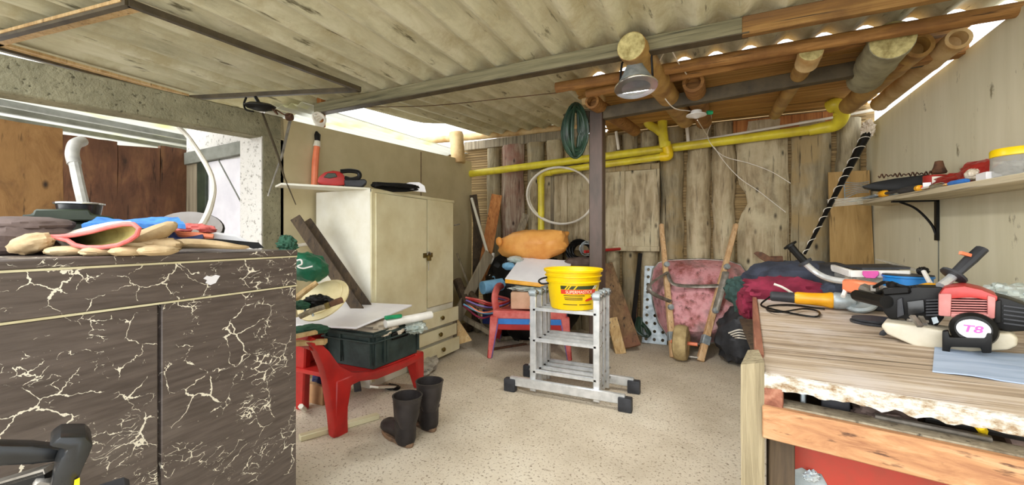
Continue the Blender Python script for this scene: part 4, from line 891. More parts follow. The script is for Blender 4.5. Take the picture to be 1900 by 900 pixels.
# rubber boots
def boot(label, heel, toe, top, h, rt):
    heel, toe = V(heel), V(toe); f = (toe-heel).normalized(); L = (toe-heel).length; s = UP.cross(f)
    t = thing('rubber_boot', label, 'boot', (heel+toe)/2, 'pair of black rubber boots')
    def ring(c, ax, a, bb, n=20):
        ax = V(ax).normalized(); u = s; w = ax.cross(u); return [c+u*math.cos(2*math.pi*k/n)*a+w*math.sin(2*math.pi*k/n)*bb for k in range(n)]
    b = NB(); top = V(top)
    sh = heel+f*.10
    F_ = [ring(heel+f*.10+UP*.075, f, .060, .066), ring(heel+f*L*.42+UP*.085, f*.95+UP*-.2, .060, .072), ring(heel+f*L*.58+UP*.068, f*.97+UP*-.15, .058, .060), ring(heel+f*L*.74+UP*.058, f, .063, .052), ring(heel+f*L*.87+UP*.053, f, .060, .046), ring(heel+f*L*.955+UP*.048, f, .042, .034), ring(heel+f*L*.995+UP*.044, f, .014, .012)]
    loft(b, F_)
    sh = heel+f*.085
    R = [ring(sh+UP*.012, UP, .056, .070), ring(sh+UP*.04, UP, .066, .080), ring(sh+UP*.10, UP, .068, .082), ring(sh+f*.004+UP*.17, UP, .070, .084), ring(sh.lerp(top, .62)*1.0, UP, .078, .086) if 0 else ring(V((sh.x+(top.x-sh.x)*.5, sh.y+(top.y-sh.y)*.5, top.z*.62)), UP, .080, .088), ring(V((sh.x+(top.x-sh.x)*.85, sh.y+(top.y-sh.y)*.85, top.z*.88)), UP, rt*.95, rt*1.0), ring(top, UP, rt, rt*1.06), ring(top+UP*.006, UP, rt*1.04, rt*1.1), ring(top+UP*.006, UP, rt*.93, rt*.98), ring(top-UP*.12, UP, rt*.80, rt*.84), ring(top-UP*.2, UP, .05, .06)]
    loft(b, R)
    obj('upper', b, 'boot', t)
    b = NB(); o = []
    for k in range(24):
        a = 2*math.pi*k/24; q = (math.cos(a)+1)/2; w = .052+.012*math.sin(q*2.2)-.010*math.exp(-((q-.38)/.12)**2)
        o.append(heel+f*(L*.5+math.cos(a)*L*.505)+s*math.sin(a)*w*1.12)
    prism(b, [p+UP*.001 for p in o], UP*.026, .005); obj('sole', b, 'sole', t)
    b = NB(); tube(b, [heel+f*.087+s*math.cos(q)*.071+f*math.sin(q)*.086+UP*.17 for q in [2*math.pi*k/20 for k in range(20)]], .006, 6, closed=True); obj('ankle_ridge', b, 'boot', t)
    return t
boot('black rubber boot standing nearer to the camera, toe pointing left', onfloor(764, 832), onfloor(720, 800)+V((-.05, .02, 0)), P(756, 735, 2.70), .4, .095)
boot('black rubber boot standing just behind its mate, nearer the dirty sack', onfloor(806, 803), onfloor(768, 775)+V((-.03, .02, 0)), P(797, 708, 2.90), .4, .095)

# ============================================================ CORNER PILE
b = NB(); q = [P(848, 590, 5.2), P(876, 632, 5.0), P(848, 640, 5.0)]; prism(b, q, FWD*.02, .002); solo('board', b, 'plankpale', 'triangular pale offcut leaning beside the wardrobe drawers', 'offcut')
b = NB(); beam(b, P(838, 577, 5.6), P(918, 622, 5.15), .05, .06, UP, .003); solo('board', b, 'plankgrey', 'pale grey batten lying low from the corner towards the chair stack', 'batten')
b = NB(); beam(b, P(922, 362, 6.45), P(893, 528, 6.05), .17, .05, FWD, .004); solo('board', b, 'plankred', 'orange-brown plank leaning upright left of the orange sack', 'plank')
for k, (a, c, m, w, lab) in enumerate([((878, 362, 6.7), (912, 612, 6.05), 'plankdark', .12, 'dark plank in the corner nearest the orange-brown plank'), ((884, 400, 6.6), (881, 612, 6.05), 'plankdark', .10, 'dark plank in the corner behind the wardrobe, leftmost'), ((848, 470, 6.0), (903, 622, 5.6), 'plankgrey', .03, 'thin grey stick leaning against the partition end')]):
    b = NB(); beam(b, P(*a), P(*c), w, .03, FWD, .003); solo('board', b, m, lab, 'plank')
b = NB(); tube(b, [P(875, 368, 6.5), P(903, 465, 6.1), P(912, 490, 5.95)], .022, 8); solo('stick', b, 'white_paint', 'thin pale stick leaning in the corner between dark planks', 'stick')
b = NB(); tube(b, spline([P(915, 470, 5.9), P(914, 500, 5.8), P(906, 520, 5.7)], 4), .022, 6); solo('stick', b, 'white_plastic', 'short white curved pipe below the orange-brown plank', 'pipe')
b = NB(); beam(b, P(976, 398, 6.25), P(902, 616, 5.8), .11, .05, FWD, .003); solo('board', b, 'plankgrey', 'grey plank end poking up behind the orange sack', 'plank')
b = NB(); beam(b, P(908, 470, 5.75), P(822, 640, 5.2), .03, .16, UP, .003); solo('board', b, 'plankgrey', 'wide brown board sloping down left beside the clutter', 'plank')
# ground clutter in the dark corner
for k, (u, v, r, m, lab) in enumerate([(862, 608, .07, 'plankdark', 'dark log stub on the floor in the corner'), (884, 614, .06, 'plankgrey', 'grey wood stub on the floor near the leaning batten')]):
    b = NB(); p = P(u, v, 6.0); p.z = r; tube(b, [p, p+V((.1, .3, .02))], r, 10); solo('wood_stub', b, m, lab, 'wood')
b = NB(); tube(b, [P(848, 520, 5.6), P(866, 565, 5.4)], .06, 10); solo('wood_stub', b, 'plankdark', 'dark round log leaning at the partition foot', 'log')
b = NB(); tube(b, [P(866, 536, 5.6), P(884, 560, 5.4)], .05, 10); solo('wood_stub', b, 'plankdark', 'second dark log leaning right of the first at the partition foot', 'log')
# base heap that carries the sack
hp = P(985, 560, 5.75); b = NB(); lump(b, V((hp.x, hp.y, .55)), (.62, .42, .60), YAW*.5, 51, .18, 2.2, .001, .7, fold=.12); solo('junk_heap', b, 'black', 'dark heap of bags under the orange sack against the back wall', 'heap')
b = NB(); pts = []; c0 = P(990, 454, 5.55)
lump(b, c0, (.50, .26, .205), math.radians(8), 52, .09, 1.7, None, .85, tilt=(0, -.08, 0), fold=.14); o = solo('sack', b, 'orange_sack', 'full orange plastic sack lying on top of the heap', 'sack')
b = NB(); lump(b, P(1044, 438, 5.5), (.10, .06, .045), YAW, 53, .05, 2, None, tilt=(0, -.5, 0)); obj('tied_corner', b, 'orange_sack', o)
b = NB(); lump(b, P(926, 448, 5.5), (.045, .04, .06), 0, 54, .1, 3, None); obj('tied_corner', b, 'orange_sack', o)
# black wire coil behind the post
coil('wire_coil', 'tangled roll of black wire between the orange sack and the post', 'wire coil', P(1078, 466, 5.4), RGT*.16, UP*.11+FWD*.05, .014, 'black', 10, .12, 9, .25, 20)
coil('wire_coil', 'thin silvery wire tangle over the black wire roll', 'wire coil', P(1088, 460, 5.25), RGT*.08, UP*.08, .004, 'galvanised', 6, .06, 4, .35, 14)
b = NB(); tube(b, [P(1085, 467, 5.2), P(1150, 462, 5.6)], .02, 8); solo('red_rod', b, 'red_plastic', 'thin red handle sticking out behind the post', 'handle')
b = NB(); lump(b, P(1078, 488, 5.3), (.24, .14, .08), 0, 57, .2, 3, None); solo('cloth', b, 'brown_cloth', 'dusty brown cloth below the black wire roll', 'cloth')
# white carton
pa, pb, pc_, pd_ = P(937, 518, 4.98), P(1045, 530, 4.75), P(1062, 485, 5.3), P(966, 478, 5.45)
t = thing('carton', 'flat white-topped yellow carton slanting below the orange sack', 'carton', pa)
b = NB(); dn = V((0, 0, -.05)); hexa(b, [p+dn for p in (pa, pb, pc_, pd_)]+[pa, pb, pc_, pd_], .004); obj('box', b, 'yellow_tool', t, 'yellow carton side')
b = NB(); hexa(b, [p+UP*.001 for p in (pa, pb, pc_, pd_)]+[p+UP*.006 for p in (pa, pb, pc_, pd_)]); obj('paper', b, 'paper', t, 'white paper sheet on top')
# light blue rolls, packets
b = NB(); tube(b, [P(895, 534, 5.3), P(938, 527, 5.5)], [.085, .085], 14); solo('roll', b, 'lightblue', 'light blue roll lying left of the chair stack, front one', 'roll')
b = NB(); tube(b, [P(915, 520, 5.6), P(942, 520, 5.7)], [.06, .06], 14); solo('roll', b, 'lightblue', 'light blue roll just behind the front blue roll', 'roll')
b = NB(); lump(b, P(944, 494, 5.3), (.09, .06, .05), 0, 61, .15, 3); solo('packet', b, 'lightblue', 'light blue folded packet left of the white carton', 'packet')
b = NB(); lump(b, P(956, 482, 5.4), (.11, .08, .05), 0, 62, .2, 3); solo('packet', b, 'film_grey', 'pale packet just under the orange sack left end', 'packet')
rnd = random.Random(11)
for k in range(7):
    m = ('red_plastic_dusty', 'red_plastic', 'lilac_plastic', 'rust', 'coral', 'lightblue', 'maroon_cloth')[k]; cn = ('faded pink', 'bright red', 'lilac', 'brown', 'orange', 'light blue', 'dark maroon')[k]
    b = NB(); dv = k*5; tube(b, spline([P(862+rnd.uniform(-3, 8), 552+dv*.5, 5.15), P(890, 556+dv+rnd.uniform(-5, 5), 5.1), P(915, 563+dv*.7, 5.15), P(945, 556+dv*.4, 5.3), P(920, 548+dv*.4, 5.4)], 5), .012, 6)
    tag(obj('cable', b, m), cn+' cable in the tangle left of the stacked chairs', 'cable', 'cable tangle beside the stacked chairs')
b = NB(); box(b, (-.1, -.08, 0), (.1, .08, .2), .01); bmesh.ops.transform(b, matrix=Matrix.Translation(P(912, 600, 5.45)), verts=b.verts)
for v in b.verts: pass
solo('carton', b, 'navy_plastic', 'small dark blue box under the cable tangle', 'box')
for k, (u, v, a) in enumerate([(985, 640, .3), (960, 625, -.4), (940, 632, .9)]):
    b = NB(); p = onfloor(u, v); tube(b, [p+V((-.15*math.cos(a), -.15*math.sin(a), .03)), p+V((.15*math.cos(a), .15*math.sin(a), .03))], .028, 8)
    solo('wood_stub', b, 'plankgrey', ['grey stick on the floor under the right of the chair stack', 'grey stick on the floor under the middle of the chair stack', 'grey stick on the floor under the left of the chair stack'][k], 'stick')
b = NB(); beam(b, onfloor(908, 651)+UP*.015, onfloor(990, 638)+UP*.015, .025, .025); solo('iron_rod', b, 'rust', 'thin dark bar on the floor between the chair legs', 'bar')
# ============================================================ STACKED CHAIRS
CO = V((-1.98, 4.70, 0)); ca = math.radians(20); sx_, sy_ = V((math.cos(ca), math.sin(ca), 0)), V((-math.sin(ca), math.cos(ca), 0))
def cw(x, y, z): return CO+sx_*x+sy_*y+UP*z
def plastic_chair(label, m, z0, legs_m, arms, seat_m=None, hw=.43):
    t = thing('plastic_chair', label, 'chair', CO, 'stacked plastic chairs')
    f = lambda p: cw(*p)
    b = NB(); N = 12; rings = []
    for i in range(N+1):
        s = i/N; y = -.36+.70*s; z = z0+.02*math.cos(s*6.28)-.03*s; w = hw*(1-.14*s)
        drop = .06 if i == 0 else 0
        rings.append([cw(-w, y, z-.07), cw(-w, y, z-.005), cw(-w+.03, y, z+.012-drop*.3), cw(0, y, z-.012), cw(w-.03, y, z+.012-drop*.3), cw(w, y, z-.005), cw(w, y, z-.07), cw(w-.02, y, z-.07), cw(w-.03, y, z-.02), cw(0, y, z-.03), cw(-w+.03, y, z-.02), cw(-w+.02, y, z-.07)])
    loft(b, rings); obj('seat', b, seat_m or m, t)
    b = NB(); hexa(b, [cw(-hw, -.37, z0-.08), cw(hw, -.37, z0-.08), cw(hw, -.35, z0-.08), cw(-hw, -.35, z0-.08), cw(-hw, -.37, z0), cw(hw, -.37, z0), cw(hw, -.35, z0), cw(-hw, -.35, z0)], .01); obj('front_apron', b, m, t)
    for sx in (-1, 1):
        for y0, y1 in ((-.36, -.40), (.30, .36)):
            b = NB(); w = hw
            zt = z0-.05
            hexa(b, [cw(sx*(w+.03)-.025, y1-.025, 0), cw(sx*(w+.03)+.025, y1-.025, 0), cw(sx*(w+.03)+.025, y1+.025, 0), cw(sx*(w+.03)-.025, y1+.025, 0), cw(sx*w*.96-.05, y0-.02, zt), cw(sx*w*.96+.05, y0-.02, zt), cw(sx*w*.96+.05, y0+.05, zt), cw(sx*w*.96-.05, y0+.05, zt)], .01)
            obj('leg', b, legs_m, t)
    if arms:
        for sx in (-1, 1):
            b = NB(); tube(b, spline([cw(sx*hw*.95, -.20, z0-.02), cw(sx*hw*1.0, -.22, z0+.12), cw(sx*hw*1.0, -.12, z0+.20), cw(sx*hw, .15, z0+.23), cw(sx*hw*.9, .33, z0+.24)], 5), .032, 8, flat=1.5); obj('armrest', b, m, t)
        b = NB(); hexa(b, [cw(-.36, .30, z0), cw(.36, .30, z0), cw(.36, .33, z0), cw(-.36, .33, z0), cw(-.40, .44, z0+.36), cw(.40, .44, z0+.36), cw(.40, .47, z0+.36), cw(-.40, .47, z0+.36)], .012); obj('backrest', b, m, t)
    return t
plastic_chair('bottom red plastic chair of the stack with legs on the floor', 'red_plastic', .40, 'red_plastic', False)
plastic_chair('blue plastic chair stacked between two red ones', 'blue_plastic', .455, 'lilac_plastic', False, hw=.425)
plastic_chair('top dusty red plastic chair of the stack with curved armrests', 'red_plastic_dusty', .53, 'red_plastic_dusty', True, 'red_plastic_dusty', .425)
b = NB(); c0 = cw(-.03, -.08, .53+.012); hexa(b, [c0+sx_*a+sy_*c+UP*z for z in (0, .20) for a, c in ((-.20, -.16), (.26, -.16), (.26, .10), (-.20, .10))], .01); t = solo('cardboard_box', b, 'cardboard_pink', 'small tan cardboard box wrapped in film on the top red chair', 'box')
b = NB(); lump(b, c0+UP*.235+sx_*.03, (.25, .15, .035), ca, 71, .3, 3, None, fold=.3); solo('plastic_wrap', b, 'film_grey', 'crumpled clear film on the tan box beside the bucket', 'wrapping')
b = NB(); lump(b, cw(.33, -.16, .66), (.06, .07, .12), ca, 72, .2, 3, None, fold=.3); solo('bottle', b, 'glove_inside', 'olive crumpled plastic bottle between the tan box and the bucket', 'bottle')

# ============================================================ LADDER AND BUCKET
LX0, LX1, LY = -1.41, -.836, 3.40
t = thing('folding_ladder', 'folded aluminium multi-section ladder standing on two stabiliser bars', 'ladder', V(((LX0+LX1)/2, LY+.14, 0)))
for k in range(4):
    y = LY+k*.12
    ins = 0 if k in (0, 3) else .012
    for sx in (0, 1):
        x = LX0+ins if sx == 0 else LX1-ins
        b = NB(); box(b, (x-.029, y-.016, .02 if k in (0, 3) else .05), (x+.029, y+.016, .90), .006); r_ = obj('rail', b, 'aluminium', t)
        b = NB(); lathe(b, [(0, -.033), (.03, -.033), (.034, -.028), (.034, .028), (.03, .033), (0, .033)], (x, y, .90), (1, 0, 0), 16); obj('hinge', b, 'galvanised', r_)
        b = NB(); lathe(b, [(0, -.046), (.016, -.046), (.016, .046), (0, .046)], (x, y, .905), (1, 0, 0), 8); 
        for z in (.12, .21, .49, .62, .77): lathe(b, [(.010, -.003), (.010, .003)], (x+(.034 if sx else -.034), y, z), (1, 0, 0), 8)
        obj('rivets', b, 'old_steel', r_)
    for z in (.20, .48, .755):
        b = NB(); box(b, (LX0+ins, y-.016, z-.014), (LX1-ins, y+.016, z+.008), .003)
        box(b, (LX0+ins, y-.017, z+.006), (LX1-ins, y-.009, z+.014)); box(b, (LX0+ins, y+.009, z+.006), (LX1-ins, y+.017, z+.014)); obj('rung', b, 'aluminium', t)
for y, nm in ((LY-.035, 0), (LY+.395, 1)):
    b = NB(); box(b, (LX0-.21, y-.018, .055), (LX1+.24, y+.018, .135), .005); br = obj('stabiliser_bar', b, 'aluminium', t)
    for x in (LX0-.21, LX1+.24):
        b = NB(); box(b, (x-.055, y-.035, 0.0), (x+.055, y+.035, .115), .012, 2); obj('rubber_foot', b, 'dark_grey', br)
BK = V((-1.092, 3.57, .77)); BH, BR0, BR1 = .345, .20, .262
def brad(z): return BR0+(BR1-.012-BR0)*z/BH
t = thing('bucket', 'yellow plastic bucket with red and black label on top of the ladder', 'bucket', BK)
b = NB(); lathe(b, [(BR0*.96, 0), (BR0, .006), (brad(.235), .235), (brad(.235)+.012, .237), (brad(.235)+.012, .245), (brad(.25), .248), (brad(.285), .285), (brad(.285)+.014, .287), (brad(.285)+.014, .295), (brad(.30), .298), (brad(.325), .325), (BR1, .327), (BR1+.003, .345), (BR1-.002, .35), (BR1-.014, .345), (BR0-.006, .012), (0, .01)], BK, UP, 48); obj('body', b, 'yellow_plastic', t)
toc = V((-BK.x, -BK.y, 0)).normalized(); a0 = math.atan2(toc.y, toc.x)
b = NB(); hx = V((math.cos(a0-1.62), math.sin(a0-1.62), 0)); p0 = BK+hx*-.0
lft = -RGT; q0 = BK+lft*brad(.27)*1.0+UP*.27
tube(b, spline([q0-FWD*.03, q0+lft*.05-FWD*.05+UP*-.01, q0+lft*.075-FWD*.06+UP*-.03, q0+lft*.05-FWD*.09+UP*-.05, q0-lft*.01-FWD*.10+UP*-.045], 5), .008, 8); obj('handle', b, 'black', t, 'black bail handle hanging at the side')
def wrap(px0, px1, z0, z1, m, off, name='label', par=None, slant=0):
    """curved patch: px0..px1 = metres around the bucket from its point nearest the camera"""
    b = NB(); N = 14; R = []
    for i in range(N+1):
        s = px0+(px1-px0)*i/N; ring = []
        for z, o in ((z0, off), (z1, off), (z1, off-.0016), (z0, off-.0016)):
            r = brad(z)+o; a = a0+(s+slant*(z-z0))/.24; ring.append(BK+V((math.cos(a)*r, math.sin(a)*r, z)))
        R.append(ring)
    loft(b, R); return obj(name, b, m, par or t)
lab = wrap(-.115, .235, .185, .215, 'label_dark', .0022)
for q in (-.08, -.055, .0, .19, .215): wrap(q, q+.014, .185, .215, 'letter_white' if q > .1 else 'yellow_plastic', .0032, 'stripe', lab, .9)
red = wrap(-.115, .235, .145, .182, 'label_red', .0024)
def wraptext(s, size, sc, zc, m, off, par, ang=0.0):
    b = text_mesh(s, size)
    bmesh.ops.subdivide_edges(b, edges=[e for e in b.edges if e.calc_length() > size*.4], cuts=2)
    for v in b.verts:
        x, y = v.co.x, v.co.y; z = zc+y; r = brad(z)+off; a = a0+(sc+x)/.24; v.co = BK+V((math.cos(a)*r, math.sin(a)*r, z))
    return obj('lettering', b, m, par)
wraptext('SUPERMASTICK', .0375, .06, .150, 'letter_white', .0036, red)
for k, (z, w, sz) in enumerate([(.128, .0, .016), (.108, 0, .012), (.094, 0, .012)]):
    wrap(-.09+k*.005, .09 if k else .11, z, z+.006, 'letter_dark', .0022, 'print_line', lab)
wrap(-.10, .04, .05, .056, 'letter_dark', .0022, 'print_line', lab); wrap(.06, .2, .05, .056, 'letter_dark', .0022, 'print_line', lab)
b = NB(); o = []
for k in range(24):
    a = 2*math.pi*k/24; x, y = .05*math.cos(a), .011*math.sin(a); s = .165+x; z = .098+y+.35*x*.6; r = brad(z)+.0026; an = a0+s/.24; o.append(BK+V((math.cos(an)*r, math.sin(an)*r, z)))
nn = V((math.cos(a0+.165/.24), math.sin(a0+.165/.24), 0)); prism(b, o, nn*.002); obj('seal', b, 'label_red', lab)

# ============================================================ AGAINST THE BACK WALL
# panelled old door
y = YB-.15
t = thing('door_panel', 'old weathered panelled timber door fixed across the back wall slabs', 'door', ony(1110, 460, y))
xa, xb = ony(985, 440, y).x, ony(1224, 440, y).x; za, zb = ony(1200, 465, y).z, ony(1100, 318, y).z
b = NB(); box(b, (xa, y, za), (xb, y+.03, zb), .003); obj('backing', b, 'slab', t)
for u, w in ((992, .09), (1025, .05), (1047, .10), (1092, .08), (1153, .10), (1219, .07)):
    x = ony(u, 440, y).x; b = NB(); box(b, (x-w/2, y-.022, za+.01), (x+w/2, y, zb-.02), .004); obj('batten', b, 'slab' if u != 1025 else 'plankgrey', t)
b = NB(); box(b, (xa, y-.03, za-.01), (xb, y, za+.06), .004); obj('bottom_rail', b, 'slab', t)
b = NB(); box(b, (xa, y-.03, zb-.03), (xb, y, zb+.05), .004); obj('top_rail', b, 'slab2', t)
# leaning bits behind the ladder
b = NB(); beam(b, P(1117, 492, 5.55), P(1168, 645, 5.0), .28, .05, (FWD*1+UP*.2), .004); solo('board', b, 'plankbrown', 'wide dark weathered plank leaning behind the ladder', 'plank')
b = NB(); beam(b, P(1135, 590, 5.1), P(1152, 657, 4.93), .13, .04, FWD, .004); solo('board', b, 'plankpale', 'short pale plank leaning against the wide dark plank by the ladder', 'plank')
b = NB(); beam(b, P(1188, 470, 5.62), P(1174, 605, 5.45), .055, .02, FWD, .002); solo('iron_rod', b, 'black', 'slim dark bar leaning between the planks and the perforated plate', 'bar')
b = NB(); beam(b, P(1183, 500, 5.6), P(1180, 610, 5.45), .015, .03, FWD, .002); solo('iron_rod', b, 'rust', 'thin rusty bar just left of the perforated plate', 'bar')
b = NB(); pts = []
for k in range(5): pts += [P(1182+k*2, 590, 5.4), P(1180+k*3, 612+k*2, 5.3), P(1196+k*2, 624, 5.25), P(1207-k*3, 618-k*3, 5.3), P(1190-k, 596+k*2, 5.4)]
tube(b, spline(pts, 5), .014, 6); solo('hose_coil', b, 'green_hose', 'small coil of dark green hose on the floor beside the perforated plate', 'hose')
# perforated plate
def perforated(o, ex, ey, nx, ny, cell, r, th):
    b = NB(); nz = ex.cross(ey).normalized()
    for i in range(nx):
        for j in range(ny):
            c = o+ex*(i+.5)*cell+ey*(j+.5)*cell; sq = []; oc = []
            for k in range(8):
                a = math.pi/4*k; s = 1/max(abs(math.cos(a)), abs(math.sin(a))); sq.append((math.cos(a)*s*cell/2, math.sin(a)*s*cell/2)); oc.append((math.cos(a)*r, math.sin(a)*r))
            for dz in (0, th):
                S = [b.verts.new(c+ex*p+ey*q+nz*dz) for p, q in sq]; O = [b.verts.new(c+ex*p+ey*q+nz*dz) for p, q in oc]
                for k in range(8): m_ = (k+1) % 8; b.faces.new((S[k], S[m_], O[m_], O[k]))
    bmesh.ops.remove_doubles(b, verts=b.verts, dist=1e-4); return b
p0 = ony(1191, 632, 5.66); p0.z = .0
ey = (ony(1196, 503, 5.93)-p0).normalized(); b = perforated(p0, V((1, 0, 0)), ey, 3, 10, .104, .022, .012); solo('perforated_plate', b, 'galvanised', 'light grey perforated metal plate leaning behind the wheelbarrow', 'plate')

# ============================================================ WHEELBARROW
HL0, HL1 = P(1250, 664, 4.73), P(1227, 416, 5.45); HR0, HR1 = P(1299, 673, 4.60), P(1366, 416, 5.08)
HL0.z = .01; HR0.z = .01
t = thing('wheelbarrow', 'red rusty wheelbarrow standing upright on its wheel against the back wall', 'wheelbarrow', (HL0+HR0)/2)
nrm = ((HR1+HL1)/2-(HR0+HL0)/2).normalized(); away = (FWD - nrm*FWD.dot(nrm)).normalized()
for a, c in ((HL0, HL1), (HR0, HR1)):
    b = NB(); beam(b, a, c, .075, .06, away, .008, .05, .05); obj('handle', b, 'handle_wood', t)
def lp_(px, dfun): return [ony(u, v, dfun(v)) for u, v in px]
rim = [(1240, 483), (1300, 481), (1350, 484), (1374, 492), (1386, 508), (1389, 530), (1386, 570), (1380, 600), (1362, 624), (1335, 634), (1295, 638), (1262, 634), (1238, 622), (1222, 598), (1212, 560), (1208, 525), (1212, 500), (1222, 488)]
drim = lambda v: 5.93-(v-490)*.0035
dpan = lambda v: 5.70-(v-490)*.0040
def shrink(px, k, cx=1292, cy=548): return [(cx+(u-cx)*k, cy+(v-cy)*k) for u, v in px]
b = NB()
r0 = lp_(rim, drim); r1 = lp_(shrink(rim, .93), lambda v: drim(v)-.10); r2 = lp_(shrink(rim, .80, 1290, 552), lambda v: dpan(v)+.04); r3 = lp_(shrink(rim, .74, 1288, 553), dpan); r4 = lp_(shrink(rim, .3, 1288, 553), dpan)
i0 = lp_(shrink(rim, .985), lambda v: drim(v)+.004); i3 = lp_(shrink(rim, .70, 1288, 553), lambda v: dpan(v)+.02)
loft(b, [i3, i0, r0, r1, r2, r3, r4]); obj('tray', b, 'tray', t)
b = NB(); tube(b, r0, .014, 7, closed=True); obj('tray_rim', b, 'old_steel', t)
hm = lambda a, c, s: a+(c-a)*s
# leg frame of flat steel
b = NB(); pts = [hm(HL0, HL1, .60)-away*.05, P(1204, 530, 4.95), P(1212, 545, 4.9), hm(HL0, HL1, .38)-away*.05]; tube(b, spline(pts, 3), .028, 6, flat=.35); lg = obj('leg', b, 'old_steel', t)
b = NB(); pts = [hm(HR0, HR1, .62)-away*.05, hm(HR0, HR1, .58)-away*.06, hm(HR0, HR1, .34)-away*.05]; tube(b, pts, .04, 6, flat=.35); obj('leg', b, 'old_steel', t)
b = NB(); pts = [hm(HL0, HL1, .60)-away*.04+UP*.0, P(1250, 527, 5.0), P(1290, 531, 4.98), hm(HR0, HR1, .52)-away*.04]; tube(b, spline(pts, 4), .026, 6, flat=.4); obj('cross_strap', b, 'old_steel', t)
for a, c in ((HL0, HL1), (HR0, HR1)):
    for s in (.34, .66): b = NB(); lathe(b, [(.0, -.04), (.034, -.035), (.034, 0)], hm(a, c, s)-away*.03, away, 10); obj('bolt', b, 'galvanised', t)
    b = NB(); beam(b, hm(a, c, .11), hm(a, c, .17), .09, .07, away, .006); obj('clamp', b, 'galvanised', t)
wc = P(1264, 637, 4.66); wc.z = .2; ax = (RGT*.86+FWD*-.5).normalized(); wr_ = .2
b = NB(); lathe(b, [(.10, -.07), (.14, -.08), (wr_*.93, -.065), (wr_, -.03), (wr_, .03), (wr_*.93, .065), (.14, .08), (.10, .07), (.09, 0)], wc, ax, 28); wh = obj('wheel', b, 'tyre', t)
b = NB(); lathe(b, [(0, -.05), (.03, -.05), (.04, -.03), (.10, -.03), (.105, .03), (.04, .035), (.03, .06), (0, .06)], wc, ax, 20); obj('hub', b, 'coral', wh)
b = NB(); tube(b, [wc-ax*.11, wc+ax*.17], .02, 8); obj('axle', b, 'coral', t)
b = NB(); tube(b, [HL0+UP*.03+(HR0-HL0)*.0, HR0+UP*.03], .016, 6); obj('front_bar', b, 'old_steel', t)

# clothes heap beside the bench end
b = NB(); p = P(1372, 605, 4.55); lump(b, V((p.x+.04, p.y, .30)), (.27, .24, .30), YAW, 81, .18, 2.4, .001, .8, fold=.15); solo('sack', b, 'dark_grey', 'black bin bag on the floor between the wheelbarrow and the bench', 'sack')
b = NB()
for k in range(4): tube(b, spline([P(1352+k*4, 618+k*3, 4.35), P(1372, 612+k*5, 4.24), P(1392, 618+k*4, 4.3)], 4), .008, 5)
solo('wire_coil', b, 'white_wire', 'loops of pale wire on the floor left of the bench end', 'wire coil')
# ============================================================ WORKBENCH
TZ = .92
nA, fA = onz(1419, 690, TZ), onz(1403, 549, TZ); nB = onz(1925, 776, TZ); nB = nA+(nB-nA)*1.0
nD = V((1.64, nB.y-.02, TZ)) if nB.x < 1.64 else nB
t = thing('workbench', 'heavy timber workbench with worn pale top along the right wall', 'workbench', V((nA.x, nA.y, 0)))
fD = V((1.64, fA.y+.02, TZ)); dn = V((0, 0, -.045))
b = NB(); top = [nA, nB, nD, fD, fA]; pts = [nA, nB, V((1.64, nB.y-.05, TZ)), fD, fA]; prism(b, pts, dn, .004); tp = obj('top', b, 'benchtop', t)
fdir = (nB-nA).normalized(); fn = V((fdir.y, -fdir.x, 0)); fn = fn if fn.y < 0 else -fn
b = NB(); N = 40; R = []
for i in range(N+1):
    s = i/N; p = nA+(nB-nA)*s; w = .006*noise.noise(V((s*22, 1, 0))); hgt = .052+.014*noise.noise(V((s*17, 5, 2)))
    R.append([p+fn*.001+UP*.0, p+fn*(.012+w)+UP*-.004, p+fn*(.012+w)+UP*-hgt, p+fn*.001+UP*-hgt])
loft(b, R); obj('front_edge', b, 'benchedge', t, 'chipped white front edge')
b = NB(); a = nA+fn*.015+fdir*.02; c = nB+fn*.015; 
def fbox(bm, s0, s1, z0, z1, o0, o1, bev=.003):
    L = (nB-nA).length; p = [V((nA.x, nA.y, 0))+fdir*s+fn*o+UP*z for z in (z0, z1) for s, o in ((s0, o0), (s1, o0), (s1, o1), (s0, o1))]; hexa(bm, p, bev)
LF = (nB-nA).length
fbox(b, -.005, LF, .695, .808, .0, .03, .004); obj('front_rail', b, 'benchrail', t)
b = NB(); fbox(b, .0, LF, .790, .812, -.08, .0, .002); obj('ledge', b, 'plankgrey', t)
b = NB(); fbox(b, -.008, .055, .80, .872, -.03, .012, .003); obj('spacer_block', b, 'benchstrip', t)
# posts
pf = V((nA.x, nA.y, 0))
b = NB(); q0, q1 = P(1374, 690, 1.47), P(1419, 690, 1.475); 
R = []
for j in range(13):
    s = j/12; z = .945-s*.945; w = .006*noise.noise(V((s*7, 3, 1))); 
    R.append([V((q0.x+w, q0.y-.01+w, z)), V((q1.x-.004, q1.y-.03, z+(.012 if j == 0 else 0))), V((q1.x-.0, q1.y+.20, z)), V((q0.x+.04+w, q0.y+.22, z))])
loft(b, R); obj('leg', b, 'benchpost', t)
for p in (V((1.52, nB.y+.1, 0)), V((fA.x+.05, fA.y-.15, 0)), V((1.5, fA.y-.15, 0))):
    b = NB(); box(b, (p.x-.04, p.y-.04, 0), (p.x+.04, p.y+.04, TZ-.045), .004); obj('leg', b, 'benchpost', t)
b = NB(); d = (fA-nA); e0, e1 = nA+d*.10+UP*.0-RGT*.014, fA-RGT*.014; beam(b, e0-UP*.06, e1-UP*.06, .03, .15, UP, .004); obj('side_strip', b, 'benchstrip', t, 'red-brown edge strip along the left end')
b = NB(); beam(b, nA+d*.12-UP*.30-RGT*.01, fA-UP*.30-RGT*.01, .03, .20, UP, .004); obj('side_rail', b, 'plankgrey', t)
